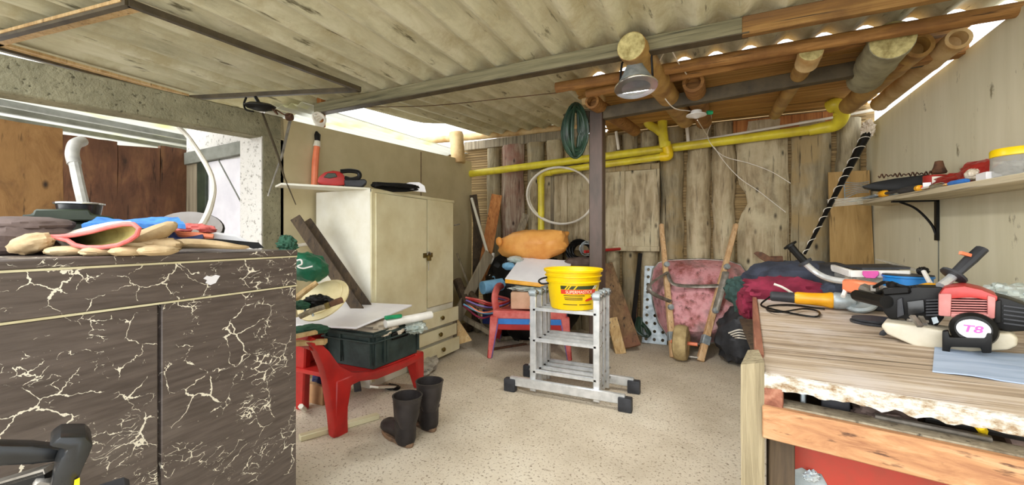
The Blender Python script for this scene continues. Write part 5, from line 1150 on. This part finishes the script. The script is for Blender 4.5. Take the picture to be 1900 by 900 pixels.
# lower shelf board with tools behind the front rail
b = NB(); box(b, (nA.x+.05, nA.y+.02, .72), (1.62, fA.y-.1, .745), .002); obj('under_shelf', b, 'plankdark', t)
b = NB(); box(b, (nA.x+.02, nA.y+.06, .0), (nA.x+.10, nA.y+.14, .70), .004); obj('brace_post', b, 'plankdark', t)
# things in the gap under the top
def under(s0, s1, z0, z1, o0, o1, m, label, cat, name, bev=.004): b = NB(); fbox(b, s0, s1, z0, z1, o0, o1, bev); return solo(name, b, m, label, cat)
under(.10, .115, .75, .87, -.22, -.1, 'galvanised', 'upright grey metal strip in the gap under the bench top, far left', 'bracket', 'metal_bracket')
under(.16, .24, .747, .86, -.24, -.12, 'dark_grey', 'dark box in the gap under the bench top', 'box', 'tool_box')
b = NB(); p = pf+fdir*.33+fn*-.14; lump(b, V((p.x, p.y, .79)), (.09, .08, .045), 0, 91, .3, 3, .746, fold=.2); solo('rag', b, 'brown_cloth', 'crumpled brown rag in the gap under the bench top', 'rag')
b = NB(); tube(b, [pf+fdir*.30+fn*-.07+UP*.818, pf+fdir*.55+fn*-.06+UP*.822], .016, 8, flat=.5); solo('flat_file', b, 'old_steel', 'grey flat bar lying on the ledge behind the bench rail', 'bar')
b = NB(); tube(b, [pf+fdir*.42+fn*-.10+UP*.835, pf+fdir*.85+fn*-.10+UP*.83], .014, 8); solo('iron_rod', b, 'black', 'black rod lying in the gap behind the flat bar', 'rod')
b = NB(); tube(b, spline([pf+fdir*.6+fn*-.14+UP*.80, pf+fdir*.75+fn*-.16+UP*.83, pf+fdir*.95+fn*-.14+UP*.81], 5), .02, 8); solo('hose', b, 'brown_cloth', 'brown hose in the gap under the bench, right part', 'hose')
# yellow hose over the ledge
yh = spline([pf+fdir*.60+fn*-.13+UP*.875-UP*.012, pf+fdir*.615+fn*-.06+UP*.845, pf+fdir*.635+fn*-.075+UP*.80, pf+fdir*.66+fn*-.12+UP*.72], 6)
b = NB(); tube(b, [onp(1797, 770, pf+fn*-.05, fn), onp(1806, 780, pf+fn*-.045, fn), onp(1818, 791, pf+fn*-.05, fn), onp(1824, 800, pf+fn*-.10, fn)], .012, 8); solo('hose', b, 'yellow_bright', 'yellow hose poking through the gap under the bench top', 'hose')
b = NB(); tube(b, spline([onp(1840, 868, pf+fn*-.02, fn), onp(1815, 880, pf+fn*-.01, fn), onp(1790, 896, pf+fn*.0, fn), onp(1770, 930, pf+fn*.0, fn)], 4), .015, 8); solo('hose', b, 'yellow_bright', 'yellow hose hanging in front of the red metal sheet under the bench', 'hose')
# red sheet under
t2_ = thing('red_machine', 'red scratched metal machine panel standing under the workbench', 'machine', pf+fdir*.15+fn*-.2)
b = NB(); o0 = -.16; px = [(1474, 812), (1950, 905), (1950, 1010), (1560, 1010), (1535, 900), (1524, 880), (1498, 874), (1488, 868), (1474, 872)]
prism(b, [onp(u, v, pf+fn*o0, fn) for u, v in px], -fn*.02, .002); obj('panel', b, 'redsheet', t2_)
b = NB(); prism(b, [onp(u, v, pf+fn*(o0-.03), fn) for u, v in [(1470, 860), (1540, 870), (1560, 1010), (1470, 1010)]], -fn*.02, .002); obj('inner_panel', b, 'galvanised', t2_)
b = NB(); p_ = onp(1469, 870, pf+fn*-.15, fn); box(b, (p_.x-.008, p_.y-.01, 0), (p_.x+.008, p_.y+.02, .70), .002); obj('frame', b, 'white_paint', t2_)
b = NB(); lump(b, onp(1506, 884, pf+fn*(o0+.01), fn), (.03, .012, .02), YAW, 95, .4, 4, None); obj('torn_edge', b, 'galvanised', t2_)

# ============================================================ ON THE BENCH
BT = TZ+.002
def onb(u, v): return onz(u, v, BT)
# blue sheet
b = NB(); sheet(b, onb(1730, 690), onb(1925, 716), onb(1925, 660), onb(1734, 646), 18, .004, 9, .004, 5); solo('cloth', b, 'blue_sheet', 'pale blue cloth spread flat on the bench in front of the engine', 'cloth')
for f in (): pass
# angle grinder
t = thing('angle_grinder', 'yellow and grey angle grinder lying across the far part of the bench', 'grinder', onb(1510, 578))
g0, g1 = P(1432, 556, 2.9), P(1600, 570, 2.62); g0.z = BT+.06; g1.z = BT+.06
def gp(s): return g0+(g1-g0)*s
b = NB(); tube(b, [gp(-.02), gp(.0), gp(.1), gp(.28)], [.026, .034, .034, .036], 12); obj('handle', b, 'dark_grey', t)
b = NB(); tube(b, [gp(.27), gp(.30), gp(.45), gp(.60), gp(.68), gp(.70)], [.035, .042, .041, .045, .054, .05], 14); obj('body', b, 'yellow_tool', t)
b = NB(); tube(b, [gp(.70), gp(.72), gp(.86), gp(.93), gp(.95)], [.05, .056, .05, .036, .01], 12); obj('gear_head', b, 'galvanised', t)
b = NB(); c0 = gp(.98); c0.z = BT+.055; lathe(b, [(0, .012), (.07, .012), (.085, .0), (.085, -.012), (.074, -.014), (0, -.010)], c0, (-.25, -.45, .85), 28); obj('guard', b, 'galvanised', t)
b = NB(); lathe(b, [(0, -.012), (.072, -.014), (.072, -.02), (0, -.022)], c0, (-.25, -.45, .85), 28); obj('disc', b, 'dark_grey', t)
b = NB(); cpts = [gp(-.02), onb(1408, 566)+UP*.01, onb(1405, 556)+UP*.02, onb(1440, 553)+UP*.02]
cpts = [gp(-.01), onb(1412, 567)+UP*.008, onb(1430, 575)+UP*.008, onb(1480, 586)+UP*.008, onb(1516, 590)+UP*.008, onb(1518, 580)+UP*.008, onb(1490, 577)+UP*.014, onb(1450, 585)+UP*.02, onb(1425, 578)+UP*.008, onb(1428, 570)+UP*.008, onb(1470, 568)+UP*.008, onb(1530, 576)+UP*.008]
tube(b, spline(cpts, 5), .006, 6); obj('power_cord', b, 'black', t)
b = NB(); c0 = onb(1622, 600); 
for k in range(2): lathe(b, [(.03, k*.014+.001), (.105, k*.014+.001), (.105, k*.014+.012), (.03, k*.014+.012)], c0+V((.01*k, .008*k, 0)), UP, 28)
solo('grinding_discs', b, 'dark_grey', 'grey abrasive discs lying between the grinder and the white tank', 'disc')
# brush cutter engine
t = thing('brush_cutter', 'petrol brush cutter with red and black engine and white tank on the bench', 'brush cutter', onb(1770, 640))
U0 = 1770
def ec(px, d, th, m, name, par=None, bev=.006, label=None): b = NB(); cut(b, px, d, th, U0, bev, 2); return obj(name, b, m, par or t, label)
b = NB(); tk = [(1634, 606), (1640, 598), (1660, 600), (1700, 604), (1740, 612), (1800, 622), (1850, 618), (1876, 618), (1890, 628), (1888, 642), (1870, 650), (1800, 653), (1745, 649), (1700, 644), (1672, 632), (1645, 620)]
cut(b, tk, 1.73, .16, U0, .03, 4); tank = obj('fuel_tank', b, 'tank', t)
b = NB(); c0 = P(1685, 609, 1.86); lathe(b, [(.030, -.02), (.036, -.018), (.037, .008), (.033, .013), (0, .013)], c0, UP+FWD*-.25, 20); obj('fuel_cap', b, 'black', tank)
b = NB(); cut(b, [(1748, 616), (1760, 614), (1762, 626), (1828, 628), (1832, 618), (1842, 620), (1840, 656), (1822, 656), (1820, 646), (1764, 644), (1762, 656), (1748, 654)], 1.68, .05, U0, .006, 2); obj('stand', b, 'black', t)
ec([(1632, 552), (1648, 540), (1700, 533), (1748, 534), (1752, 590), (1738, 606), (1700, 600), (1676, 592), (1650, 592), (1640, 580)], 1.80, .17, 'black', 'engine_block')
ec([(1664, 556), (1674, 552), (1678, 585), (1664, 590)], 1.785, .03, 'dark_grey', 'carburettor_plate')
ec([(1682, 560), (1714, 556), (1716, 580), (1684, 586)], 1.78, .03, 'black_gloss', 'air_filter')
b = NB()
for k in range(6): cut(b, [(1718, 556+k*5.5), (1742, 555+k*5.5), (1742, 558+k*5.5), (1718, 559+k*5.5)], 1.775, .04, U0)
obj('cylinder_fins', b, 'dark_grey', t)
b = NB(); beam(b, P(1692, 586, 1.8), P(1708, 606, 1.76), .02, .012); beam(b, P(1708, 588, 1.8), P(1716, 602, 1.76), .016, .012); tube(b, [P(1684, 594, 1.8), P(1722, 597, 1.78)], .007, 6); obj('levers', b, 'old_steel', t)
b = NB(); cut(b, [(1728, 590), (1738, 588), (1742, 598), (1732, 602)], 1.76, .02, U0); obj('plate', b, 'galvanised', t)
ec([(1742, 546), (1752, 534), (1790, 531), (1822, 538), (1852, 550), (1850, 560), (1800, 552), (1748, 556)], 1.74, .22, 'red_engine', 'top_cover', None, .008)
grl = ec([(1741, 545), (1766, 545), (1764, 588), (1741, 586)], 1.735, .06, 'red_faded', 'grille_frame')
ec([(1764, 581), (1838, 583), (1838, 590), (1764, 589)], 1.735, .06, 'red_faded', 'grille_sill'); ec([(1832, 548), (1848, 552), (1846, 592), (1832, 590)], 1.735, .06, 'red_faded', 'grille_end')
ec([(1764, 543), (1834, 547), (1834, 583), (1764, 582)], 1.78, .10, 'black', 'cooling_core')
b = NB()
for k in range(8): v = 546.5+k*4.6; cut(b, [(1764, v), (1834, v+1.4), (1834, v+3.2), (1764, v+1.8)], 1.745, .05, U0)
obj('grille_bars', b, 'red_faded', t)
ex_ = ec([(1850, 550), (1874, 556), (1912, 570), (1920, 614), (1870, 616), (1848, 608)], 1.76, .2, 'black', 'exhaust_guard')
b = NB()
for k in range(5): v = 566+k*8; cut(b, [(1862, v), (1908, v+6), (1908, v+9), (1862, v+3)], 1.752, .01, U0)
obj('guard_slots', b, 'dark_grey', ex_)
ec([(1842, 560), (1858, 556), (1858, 600), (1844, 600)], 1.75, .1, 'black', 'side_cover')
tocam = -hray(1806); c0 = P(1806, 611, 1.66); axr = (tocam+UP*.18).normalized()
b = NB(); lathe(b, [(0, -.06), (.064, -.05), (.070, -.025), (.066, 0), (.052, .010), (0, .010)], c0, axr, 36); rc = obj('starter_cover', b, 'black', t)
b = NB(); lathe(b, [(0, 0), (.046, 0), (.047, .003), (0, .004)], c0+axr*.010, axr, 32, ey=.82); bd = obj('badge', b, 'white_lam', rc, 'white oval badge')
b = text_mesh('T8', .046, .0012); ux, uy, uz = basis(axr)
if ux.dot(RGT) < 0: ux, uy = -ux, -uy
for v in b.verts: v.co = c0+axr*.0155+ux*(v.co.x*1.1+v.co.y*.2-.004)+uy*(v.co.y*.85-.013)
obj('lettering', b, 'pink', bd, 'pink printed letters')
ec([(1655, 612), (1640, 612), (1632, 616), (1630, 622), (1640, 624), (1650, 618)], 1.78, .03, 'dark_grey', 'tank_strap')
# handlebars and grips belong to the cutter
b = NB(); hb = spline([P(1494, 489, 2.62), P(1512, 504, 2.60), P(1530, 514, 2.55), P(1552, 520, 2.48), P(1580, 523, 2.40)], 6); tube(b, hb, .018, 10); obj('handlebar', b, 'aluminium', t)
b = NB(); tube(b, [P(1466, 456, 2.66), P(1478, 470, 2.64), P(1495, 488, 2.62)], [.024, .022, .024], 10); gq = obj('grip', b, 'black', t)
b = NB(); lathe(b, [(.02, -.01), (.042, -.006), (.042, .006), (.02, .01)], P(1466, 455, 2.66), (P(1466, 456, 2.66)-P(1495, 488, 2.62)), 14); obj('grip_end', b, 'black', gq)
b = NB(); lathe(b, [(.022, -.012), (.042, -.006), (.042, .008), (.022, .012)], P(1494, 487, 2.62), (P(1466, 456, 2.66)-P(1495, 488, 2.62)), 14); obj('grip_collar', b, 'dark_grey', gq)
b = NB(); beam(b, P(1573, 529, 2.42), P(1622, 538, 2.22), .075, .075, UP, .012); obj('clamp', b, 'coral', t, 'coral orange handlebar clamp')
b = NB(); tube(b, spline([P(1570, 527, 2.42), P(1568, 540, 2.40), P(1564, 550, 2.38)], 4), .012, 8); obj('stay', b, 'white_plastic', t)
b = NB(); tube(b, [P(1604, 536, 2.2), P(1618, 541, 2.14), P(1634, 547, 2.08)], [.03, .022, .026], 8); lathe(b, [(0, 0), (.02, 0), (.02, .03), (0, .03)], P(1622, 540, 2.1), UP, 6); lathe(b, [(0, 0), (.016, 0), (.016, .04), (0, .04)], P(1636, 545, 2.06), UP+RGT*.4, 6); obj('clamp_bolts', b, 'old_steel', t)
b = NB(); tube(b, [P(1590, 548, 2.2), P(1645, 560, 1.95)], .03, 10); obj('shaft', b, 'black', t)
b = NB(); tube(b, spline([P(1620, 534, 2.1), P(1640, 524, 2.0), P(1660, 528, 1.95), P(1690, 535, 1.9)], 5), .008, 6); tube(b, spline([P(1625, 545, 2.05), P(1650, 537, 1.97), P(1672, 540, 1.93), P(1700, 532, 1.9)], 5), .01, 6); beam(b, P(1640, 541, 1.98), P(1690, 537, 1.9), .05, .035, UP, .006); lathe(b, [(0, 0), (.02, 0), (.024, .02), (0, .03)], P(1655, 533, 1.96), UP, 10); obj('throttle_linkage', b, 'black', t)
b = NB(); tube(b, [P(1745, 531, 1.86), P(1762, 518, 1.87), P(1775, 506, 1.88)], .018, 10); obj('handlebar', b, 'aluminium', t)
b = NB(); ga, gb = P(1768, 512, 1.88), P(1822, 462, 1.86); tube(b, [ga, ga.lerp(gb, .15), ga.lerp(gb, .6), gb], [.026, .026, .03, .028], 10, flat=.75); gq = obj('grip', b, 'dark_grey', t)
b = NB(); lathe(b, [(.02, -.01), (.05, -.004), (.05, .006), (.02, .012)], ga.lerp(gb, .02), gb-ga, 14); obj('grip_collar', b, 'dark_grey', gq)
b = NB(); beam(b, P(1782, 469, 1.86), P(1800, 474, 1.86), .014, .014); obj('trigger', b, 'coral', gq)
# things behind the engine
b = NB(); c0 = P(1684, 540, 2.62); lathe(b, [(.05, .0), (.125, .0), (.125, .012), (.118, .015), (.118, .085), (.125, .088), (.125, .10), (.05, .10)], c0, UP, 36)
t = solo('tape_roll', b, 'blue_tape', 'round blue spool lying behind the engine near the right wall', 'spool')
b = NB(); lathe(b, [(.045, .088), (.122, .101), (.122, .106), (.045, .106)], c0, UP, 36); obj('lid', b, 'dark_grey', t, 'dark top of the spool')
b = NB(); cut(b, [(1683, 534), (1720, 526), (1745, 528), (1760, 533), (1735, 534), (1700, 538)], 2.0, .06, 1720, .004); solo('cloth', b, 'yellow_tool', 'orange-yellow cloth strip on top of the engine rear', 'cloth')
q_ = P(1650, 560, 2.85); b = NB(); box(b, (q_.x-.22, q_.y-.30, BT), (q_.x+.20, q_.y+.45, BT+.125), .015, 2); solo('tool_box', b, 'dark_grey', 'dark grey plastic case under the blue spool and clear organiser', 'box')
tb = thing('storage_box', 'shallow clear plastic organiser box leaning at the corner of the right wall', 'box', P(1620, 520, 2.9))
b = NB(); beam(b, P(1545, 497, 3.2), P(1580, 508, 2.9), .03, .05, UP, .004); beam(b, P(1578, 508, 2.9), P(1690, 509, 2.65), .03, .05, UP, .004); obj('front_rim', b, 'white_plastic', tb)
b = NB(); hexa(b, [P(1548, 520, 3.15), P(1580, 536, 2.9), P(1690, 532, 2.66), P(1660, 512, 3.1), P(1548, 500, 3.15), P(1580, 514, 2.9), P(1690, 512, 2.66), P(1660, 496, 3.1)]); obj('body', b, 'clear', tb)
b = NB(); hexa(b, [p for p in (P(1555, 494, 3.2), P(1600, 501, 2.95), P(1690, 500, 2.8), P(1655, 492, 3.2), P(1555, 491, 3.2), P(1600, 497, 2.95), P(1690, 496, 2.8), P(1655, 489, 3.2))]); obj('contents', b, 'dark_grey', tb)
b = NB(); cut(b, [(1600, 503), (1630, 503), (1631, 510), (1624, 517), (1606, 516), (1600, 510)], 2.78, .02, 1615, .003); obj('latch', b, 'pink', tb, 'bright pink latch')
b = NB(); beam(b, P(1628, 481, 3.35), P(1706, 503, 2.7), .02, .012); solo('ruler', b, 'clear', 'clear plastic strip leaning from the wall behind the blue spool', 'strip')
t = thing('blind_rod', 'white rod with black joint standing behind the blue spool', 'rod', P(1722, 520, 2.4))
b = NB(); tube(b, [P(1714, 504, 2.45), P(1726, 526, 2.35)], .012, 8); obj('rod', b, 'white_plastic', t)
b = NB(); lump(b, P(1712, 503, 2.47), (.03, .02, .025), 0, 2, .2, 4, None); obj('joint', b, 'black', t)
b = NB(); lump(b, P(1875, 545, 2.05), (.12, .10, .05), YAW, 101, .3, 4, None, fold=.3); solo('net', b, 'film_grey', 'crumpled pale netting behind the exhaust guard at the right edge', 'netting')
# clothes on the far end of the bench
b = NB(); lump(b, P(1484, 519, 3.5), (.39, .30, .165), YAW*.4, 111, .14, 2, None, .85, fold=.2); solo('jacket', b, 'navy_cloth', 'dark navy jacket heaped on the far end of the workbench', 'jacket')
b = NB(); lump(b, P(1535, 516, 3.35), (.20, .22, .13), YAW*.4, 112, .1, 2, None, .85, fold=.12); solo('jacket', b, 'dark_grey', 'rounded dark grey cloth bundle behind the bent handlebar', 'bundle')
b = NB(); lump(b, P(1455, 541, 3.22), (.30, .16, .115), YAW*.4, 113, .2, 2.4, None, .9, fold=.3); solo('shirt', b, 'maroon_cloth', 'maroon cloth crumpled in front of the navy jacket on the bench', 'shirt')
b = NB(); lump(b, P(1392, 562, 3.40), (.10, .12, .13), YAW*.4, 114, .2, 2.4, None, .9, fold=.3); solo('cloth', b, 'maroon_cloth', 'maroon sleeve hanging over the far left corner of the bench', 'cloth')
b = NB(); lump(b, P(1380, 548, 3.78), (.13, .18, .17), YAW*.4, 115, .2, 2.4, None, .9, fold=.3, tilt=(0, -.5, 0)); solo('coat', b, 'teal_cloth', 'dark green coat hanging beside the wheelbarrow off the bench end', 'coat')
b = NB(); lump(b, P(1545, 547, 3.1), (.15, .13, .085), YAW*.4, 116, .2, 2.4, None, .9, fold=.3); solo('cloth', b, 'navy_cloth', 'dark blue cloth between the maroon cloth and the orange clamp', 'cloth')
b = NB(); lump(b, P(1520, 560, 2.95), (.16, .06, .04), YAW*.4, 117, .2, 2.4, None, fold=.3); solo('cloth', b, 'maroon_cloth', 'purple-red cloth edge lying behind the yellow grinder', 'cloth')
b = NB(); tube(b, spline([P(1436, 527, 3.05), P(1452, 533, 3.02), P(1472, 545, 3.0)], 4), .009, 6); solo('string', b, 'white_wire', 'short white cord lying on the maroon cloth', 'cord')
t = thing('hoe_head', 'old brown metal blade with socket standing on the navy jacket', 'blade', P(1425, 488, 3.7))
b = NB(); cut(b, [(1398, 470), (1403, 467), (1414, 468), (1428, 476), (1438, 478), (1440, 486), (1424, 488), (1410, 480)], 3.7, .03, None, .004); obj('blade', b, 'rust', t)
b = NB(); tube(b, [P(1430, 484, 3.7), P(1452, 484, 3.66)], .045, 10); obj('socket', b, 'rust', t)
b = NB(); tube(b, [P(1438, 476, 3.7), P(1440, 494, 3.7)], .02, 8); obj('pin', b, 'rust', t)
# dark wrapped pole and plywood sheet in the corner
t = thing('wrapped_pole', 'long black pole spirally wrapped with silver wire leaning into the right corner', 'pole', P(1492, 472, 4.3))
A0, A1 = P(1493, 471, 4.1), P(1614, 238, 4.42); dd = A1-A0; bx, by, bz_ = basis(dd)
b = NB(); tube(b, [A0, A0+dd*.5, A0+dd*.95], [.013, .025, .042], 10); obj('pole', b, 'black', t)
b = NB(); pts = []
for k in range(150): s = k/149; a = s*2*math.pi*12+.7*math.sin(s*19); r = .017+.030*s; pts.append(A0+dd*s*.95+bx*math.cos(a)*r+by*math.sin(a)*r)
tube(b, pts, .004, 5); obj('wire_wrap', b, 'white_wire', t)
b = NB(); lump(b, P(1610, 240, 4.4), (.06, .05, .09), 0, 7, .4, 4, None, fold=.3); obj('string_knot', b, 'film', t)
b = NB(); p0, p1 = ony(1536, 500, YB-.16), ony(1625, 500, YB-.16)
zt = ony(1580, 319, YB-.1).z
hexa(b, [V((p0.x, YB-.36, .02)), V((p1.x-.03, YB-.36, .02)), V((p1.x-.03, YB-.335, .02)), V((p0.x, YB-.335, .02)), V((p0.x, YB-.18, zt)), V((p1.x-.06, YB-.18, zt)), V((p1.x-.06, YB-.155, zt)), V((p0.x, YB-.155, zt))], .003); solo('plywood_board', b, 'ply', 'tan plywood sheet leaning in the right back corner behind the black pole', 'board')

# ============================================================ SHELF ON THE RIGHT WALL
SX = 1.34
za, zb = 1.648, 1.718; ya, yb2 = 1.85, 5.13
sz = lambda y: za+(zb-za)*(y-ya)/(yb2-ya)
t = thing('wall_shelf', 'pale board shelf on a black bracket along the right wall', 'shelf', V((1.5, 3.5, za)))
b = NB(); hexa(b, [V((SX, ya, za)), V((XR-.003, ya, za)), V((XR-.003, yb2+.35, zb)), V((SX, yb2, zb)), V((SX, ya, za+.036)), V((XR-.003, ya, za+.036)), V((XR-.003, yb2+.35, zb+.036)), V((SX, yb2, zb+.036))], .003); obj('board', b, MT.setdefault('shelf', wood('shelf_board', '#b5a684', '#d2c6a8', '#ded4ba', axis=1, grain=18, along=.9, knots=False, bump=.1)), t)
yk = onx(1742, 400, XR).y; zk = sz(yk)
b = NB(); box(b, (XR-.022, yk-.018, zk-.33), (XR-.003, yk+.018, zk)); box(b, (SX+.05, yk-.018, zk-.016), (XR-.003, yk+.018, zk-.002)); tube(b, spline([V((SX+.10, yk, zk-.012)), V((SX+.20, yk, zk-.07)), V((XR-.05, yk, zk-.19)), V((XR-.014, yk, zk-.29))], 5), .009, 6); obj('bracket', b, 'black', t, 'black bracket with curved brace')
def sp(u, x, h=0):
    r = ray(u, CV); y = r.y*(x/r.x); return V((x, y, sz(y)+.037+h))
# wire racks at the far end
def rack(name, label, c, w, l, n, dz, m, mesh=False):
    b = NB(); c = V(c)
    for i in range(n): x = c.x-w/2+w*i/(n-1); tube(b, [V((x, c.y-l/2, c.z+.012)), V((x, c.y+l/2, c.z+.012))], .0045, 5)
    for j in ([-.5, -.25, 0, .25, .5] if not mesh else [q/14-.5 for q in range(15)]): tube(b, [V((c.x-w/2, c.y+l*j, c.z+.006)), V((c.x+w/2, c.y+l*j, c.z+.006))], .004, 5)
    return solo(name, b, m, label, 'rack')
cpt = sp(1600, 1.47); rack('wire_rack', 'silver wire grille lying at the far left end of the wall shelf', (1.46, 5.0, cpt.z), .26, .75, 9, 0, 'galvanised', True)
b = NB()
for k in range(6): tube(b, [P(1535+k*.6, 371+k*2.5, 4.30), P(1632, 364+k*2.2, 3.75)], .0045, 5)
tag(obj('wire_rack', b, 'white_paint'), 'row of long thin silver wires jutting left from the wall shelf', 'rack')
b = NB()
for k in range(7): tube(b, spline([P(1568, 338+k*5, 4.4), P(1590, 340+k*3, 4.3), P(1612, 337+k*3.2, 4.15)], 3), .005, 5)
tube(b, [P(1566, 336, 4.4), P(1568, 372, 4.4)], .006, 5); solo('wire_rack', b, 'galvanised', 'small dark wire dish rack above the silver wires', 'rack')
# black pan with chain on top
t = thing('black_tray', 'shallow wide black pan resting on the wall shelf', 'pan', sp(1660, 1.5))
b = NB(); cut(b, [(1598, 346), (1622, 338), (1660, 331), (1700, 326), (1720, 323), (1722, 351), (1690, 354), (1650, 354), (1615, 351)], 3.45, .22, 1690, .008, 2); obj('pan', b, 'black', t)
b = NB(); pts = []
for k in range(60): s = k/59; pts.append(P(1630+s*100, 327-s*6+2.6*math.sin(k*1.3)*(1+.6*math.sin(k*.37)), 3.45-s*.5+.03*math.cos(k*1.3)))
tube(b, pts, .005, 5); solo('wire', b, 'rust', 'curly dark wire lying along the back of the black pan', 'wire')
b = NB(); lathe(b, [(.04, 0), (.045, .01), (.03, .05), (.022, .09), (0, .095)], P(1742, 322, 3.0), UP, 12); solo('knob', b, 'rust', 'small dark brown lump sticking up behind the red can', 'knob')
# red and white can
c0 = sp(1734, 1.48); t = thing('can', 'red and white paint can on the wall shelf right of the black pan', 'can', c0); r = .062
b = NB(); lathe(b, [(r*.97, 0), (r, .004), (r, .105), (r*1.03, .109), (r*.95, .115), (0, .112)], c0, UP, 28); obj('body', b, 'red_can', t)
a1 = math.atan2(-c0.y, -c0.x)
b = NB(); R = []
for i in range(13): a = a1-.2+1.5*i/12; R.append([c0+V((math.cos(a)*(r+o), math.sin(a)*(r+o), z)) for z, o in ((.012, .0015), (.10, .0015), (.10, .0), (.012, .0))])
loft(b, R); obj('label', b, 'white_paint', t, 'white printed label')
b = NB(); cut(b, [(1712, 339), (1728, 338), (1728, 347), (1712, 347)], 2.9, .05, None, .002); solo('small_box', b, 'white_lam', 'tiny white printed box in front of the red can', 'box')
# screwdrivers and tools along the front edge
def tool(label, u0, u1, x, dv, m1, m2, r=.016, split=.5, name='screwdriver'):
    p0, p1 = sp(u0, x, r+.002), sp(u1, x+.0, r+.002); t = thing(name, label, name.replace('_', ' '), p0); m_ = p0.lerp(p1, split)
    b = NB(); tube(b, [p0, p0.lerp(m_, .15), p0.lerp(m_, .85), m_], [r*.6, r, r, r*.7], 10); obj('handle', b, m1, t)
    b = NB(); tube(b, [m_, p1], r*.45, 8); obj('shank', b, m2, t); return t
tool('yellow and black handled screwdriver at the far front edge of the wall shelf', 1634, 1672, 1.38, 0, 'yellow_tool', 'dark_grey', .03, .3)
tool('red-banded black tool lying after the yellow-ended screwdriver on the shelf', 1668, 1712, 1.39, 0, 'dark_grey', 'label_red', .025, .8)
tool('yellow-tipped dark tool on the shelf under the red can', 1708, 1690, 1.38, 0, 'yellow_tool', 'dark_grey', .022, .35)
tool('shiny metal tool with pale handle below the red can', 1752, 1712, 1.39, 0, 'chrome', 'white_plastic', .018, .6)
tool('screwdriver with blue and yellow handle in front of the red bag', 1796, 1756, 1.40, 0, 'blue_item', 'yellow_tool', .017, .85)
b = NB(); lump(b, sp(1775, 1.53, .055), (.09, .26, .055), 0, 121, .2, 3, None, fold=.2); solo('bag', b, 'red_can', 'red plastic bag lying on the shelf left of the yellow-lidded jar', 'bag')
b = NB(); lump(b, sp(1822, 1.52, .075), (.08, .20, .075), 0, 122, .2, 3, None, fold=.2); solo('bag', b, 'red_can', 'taller red bag of the shelf leaning towards the yellow-lidded jar', 'bag')
b = NB(); lump(b, sp(1806, 1.45, .06), (.035, .05, .035), 0, 123, .2, 3, None); solo('packet', b, 'film', 'cream and gold packet lying on the red bag', 'packet')
p = sp(1836, 1.41); b = NB(); box(b, (p.x-.035, p.y-.05, p.z), (p.x+.035, p.y+.05, p.z+.045), .004); solo('small_box', b, 'white_lam', 'white block on the shelf front before the yellow-lidded jar', 'box')
c0 = sp(1892, 1.50); t = thing('jar', 'clear plastic jar of screws with yellow lid at right end of the shelf', 'jar', c0); r = .105
b = NB(); lathe(b, [(r*.94, 0), (r, .01), (r, .115), (r*.93, .125), (r*.90, .12), (r*.96, .11), (r*.96, .012), (0, .008)], c0, UP, 32); obj('jar', b, 'clear', t)
b = NB(); lathe(b, [(r*1.0, .118), (r*1.02, .12), (r*1.02, .152), (r*.97, .16), (0, .16)], c0, UP, 32); obj('lid', b, 'yellow_plastic', t, 'yellow screw lid')
b = NB(); lump(b, c0+UP*.055, (r*.9, r*.9, .046), 0, 9, .25, 5, None); obj('screws', b, 'old_steel', t)
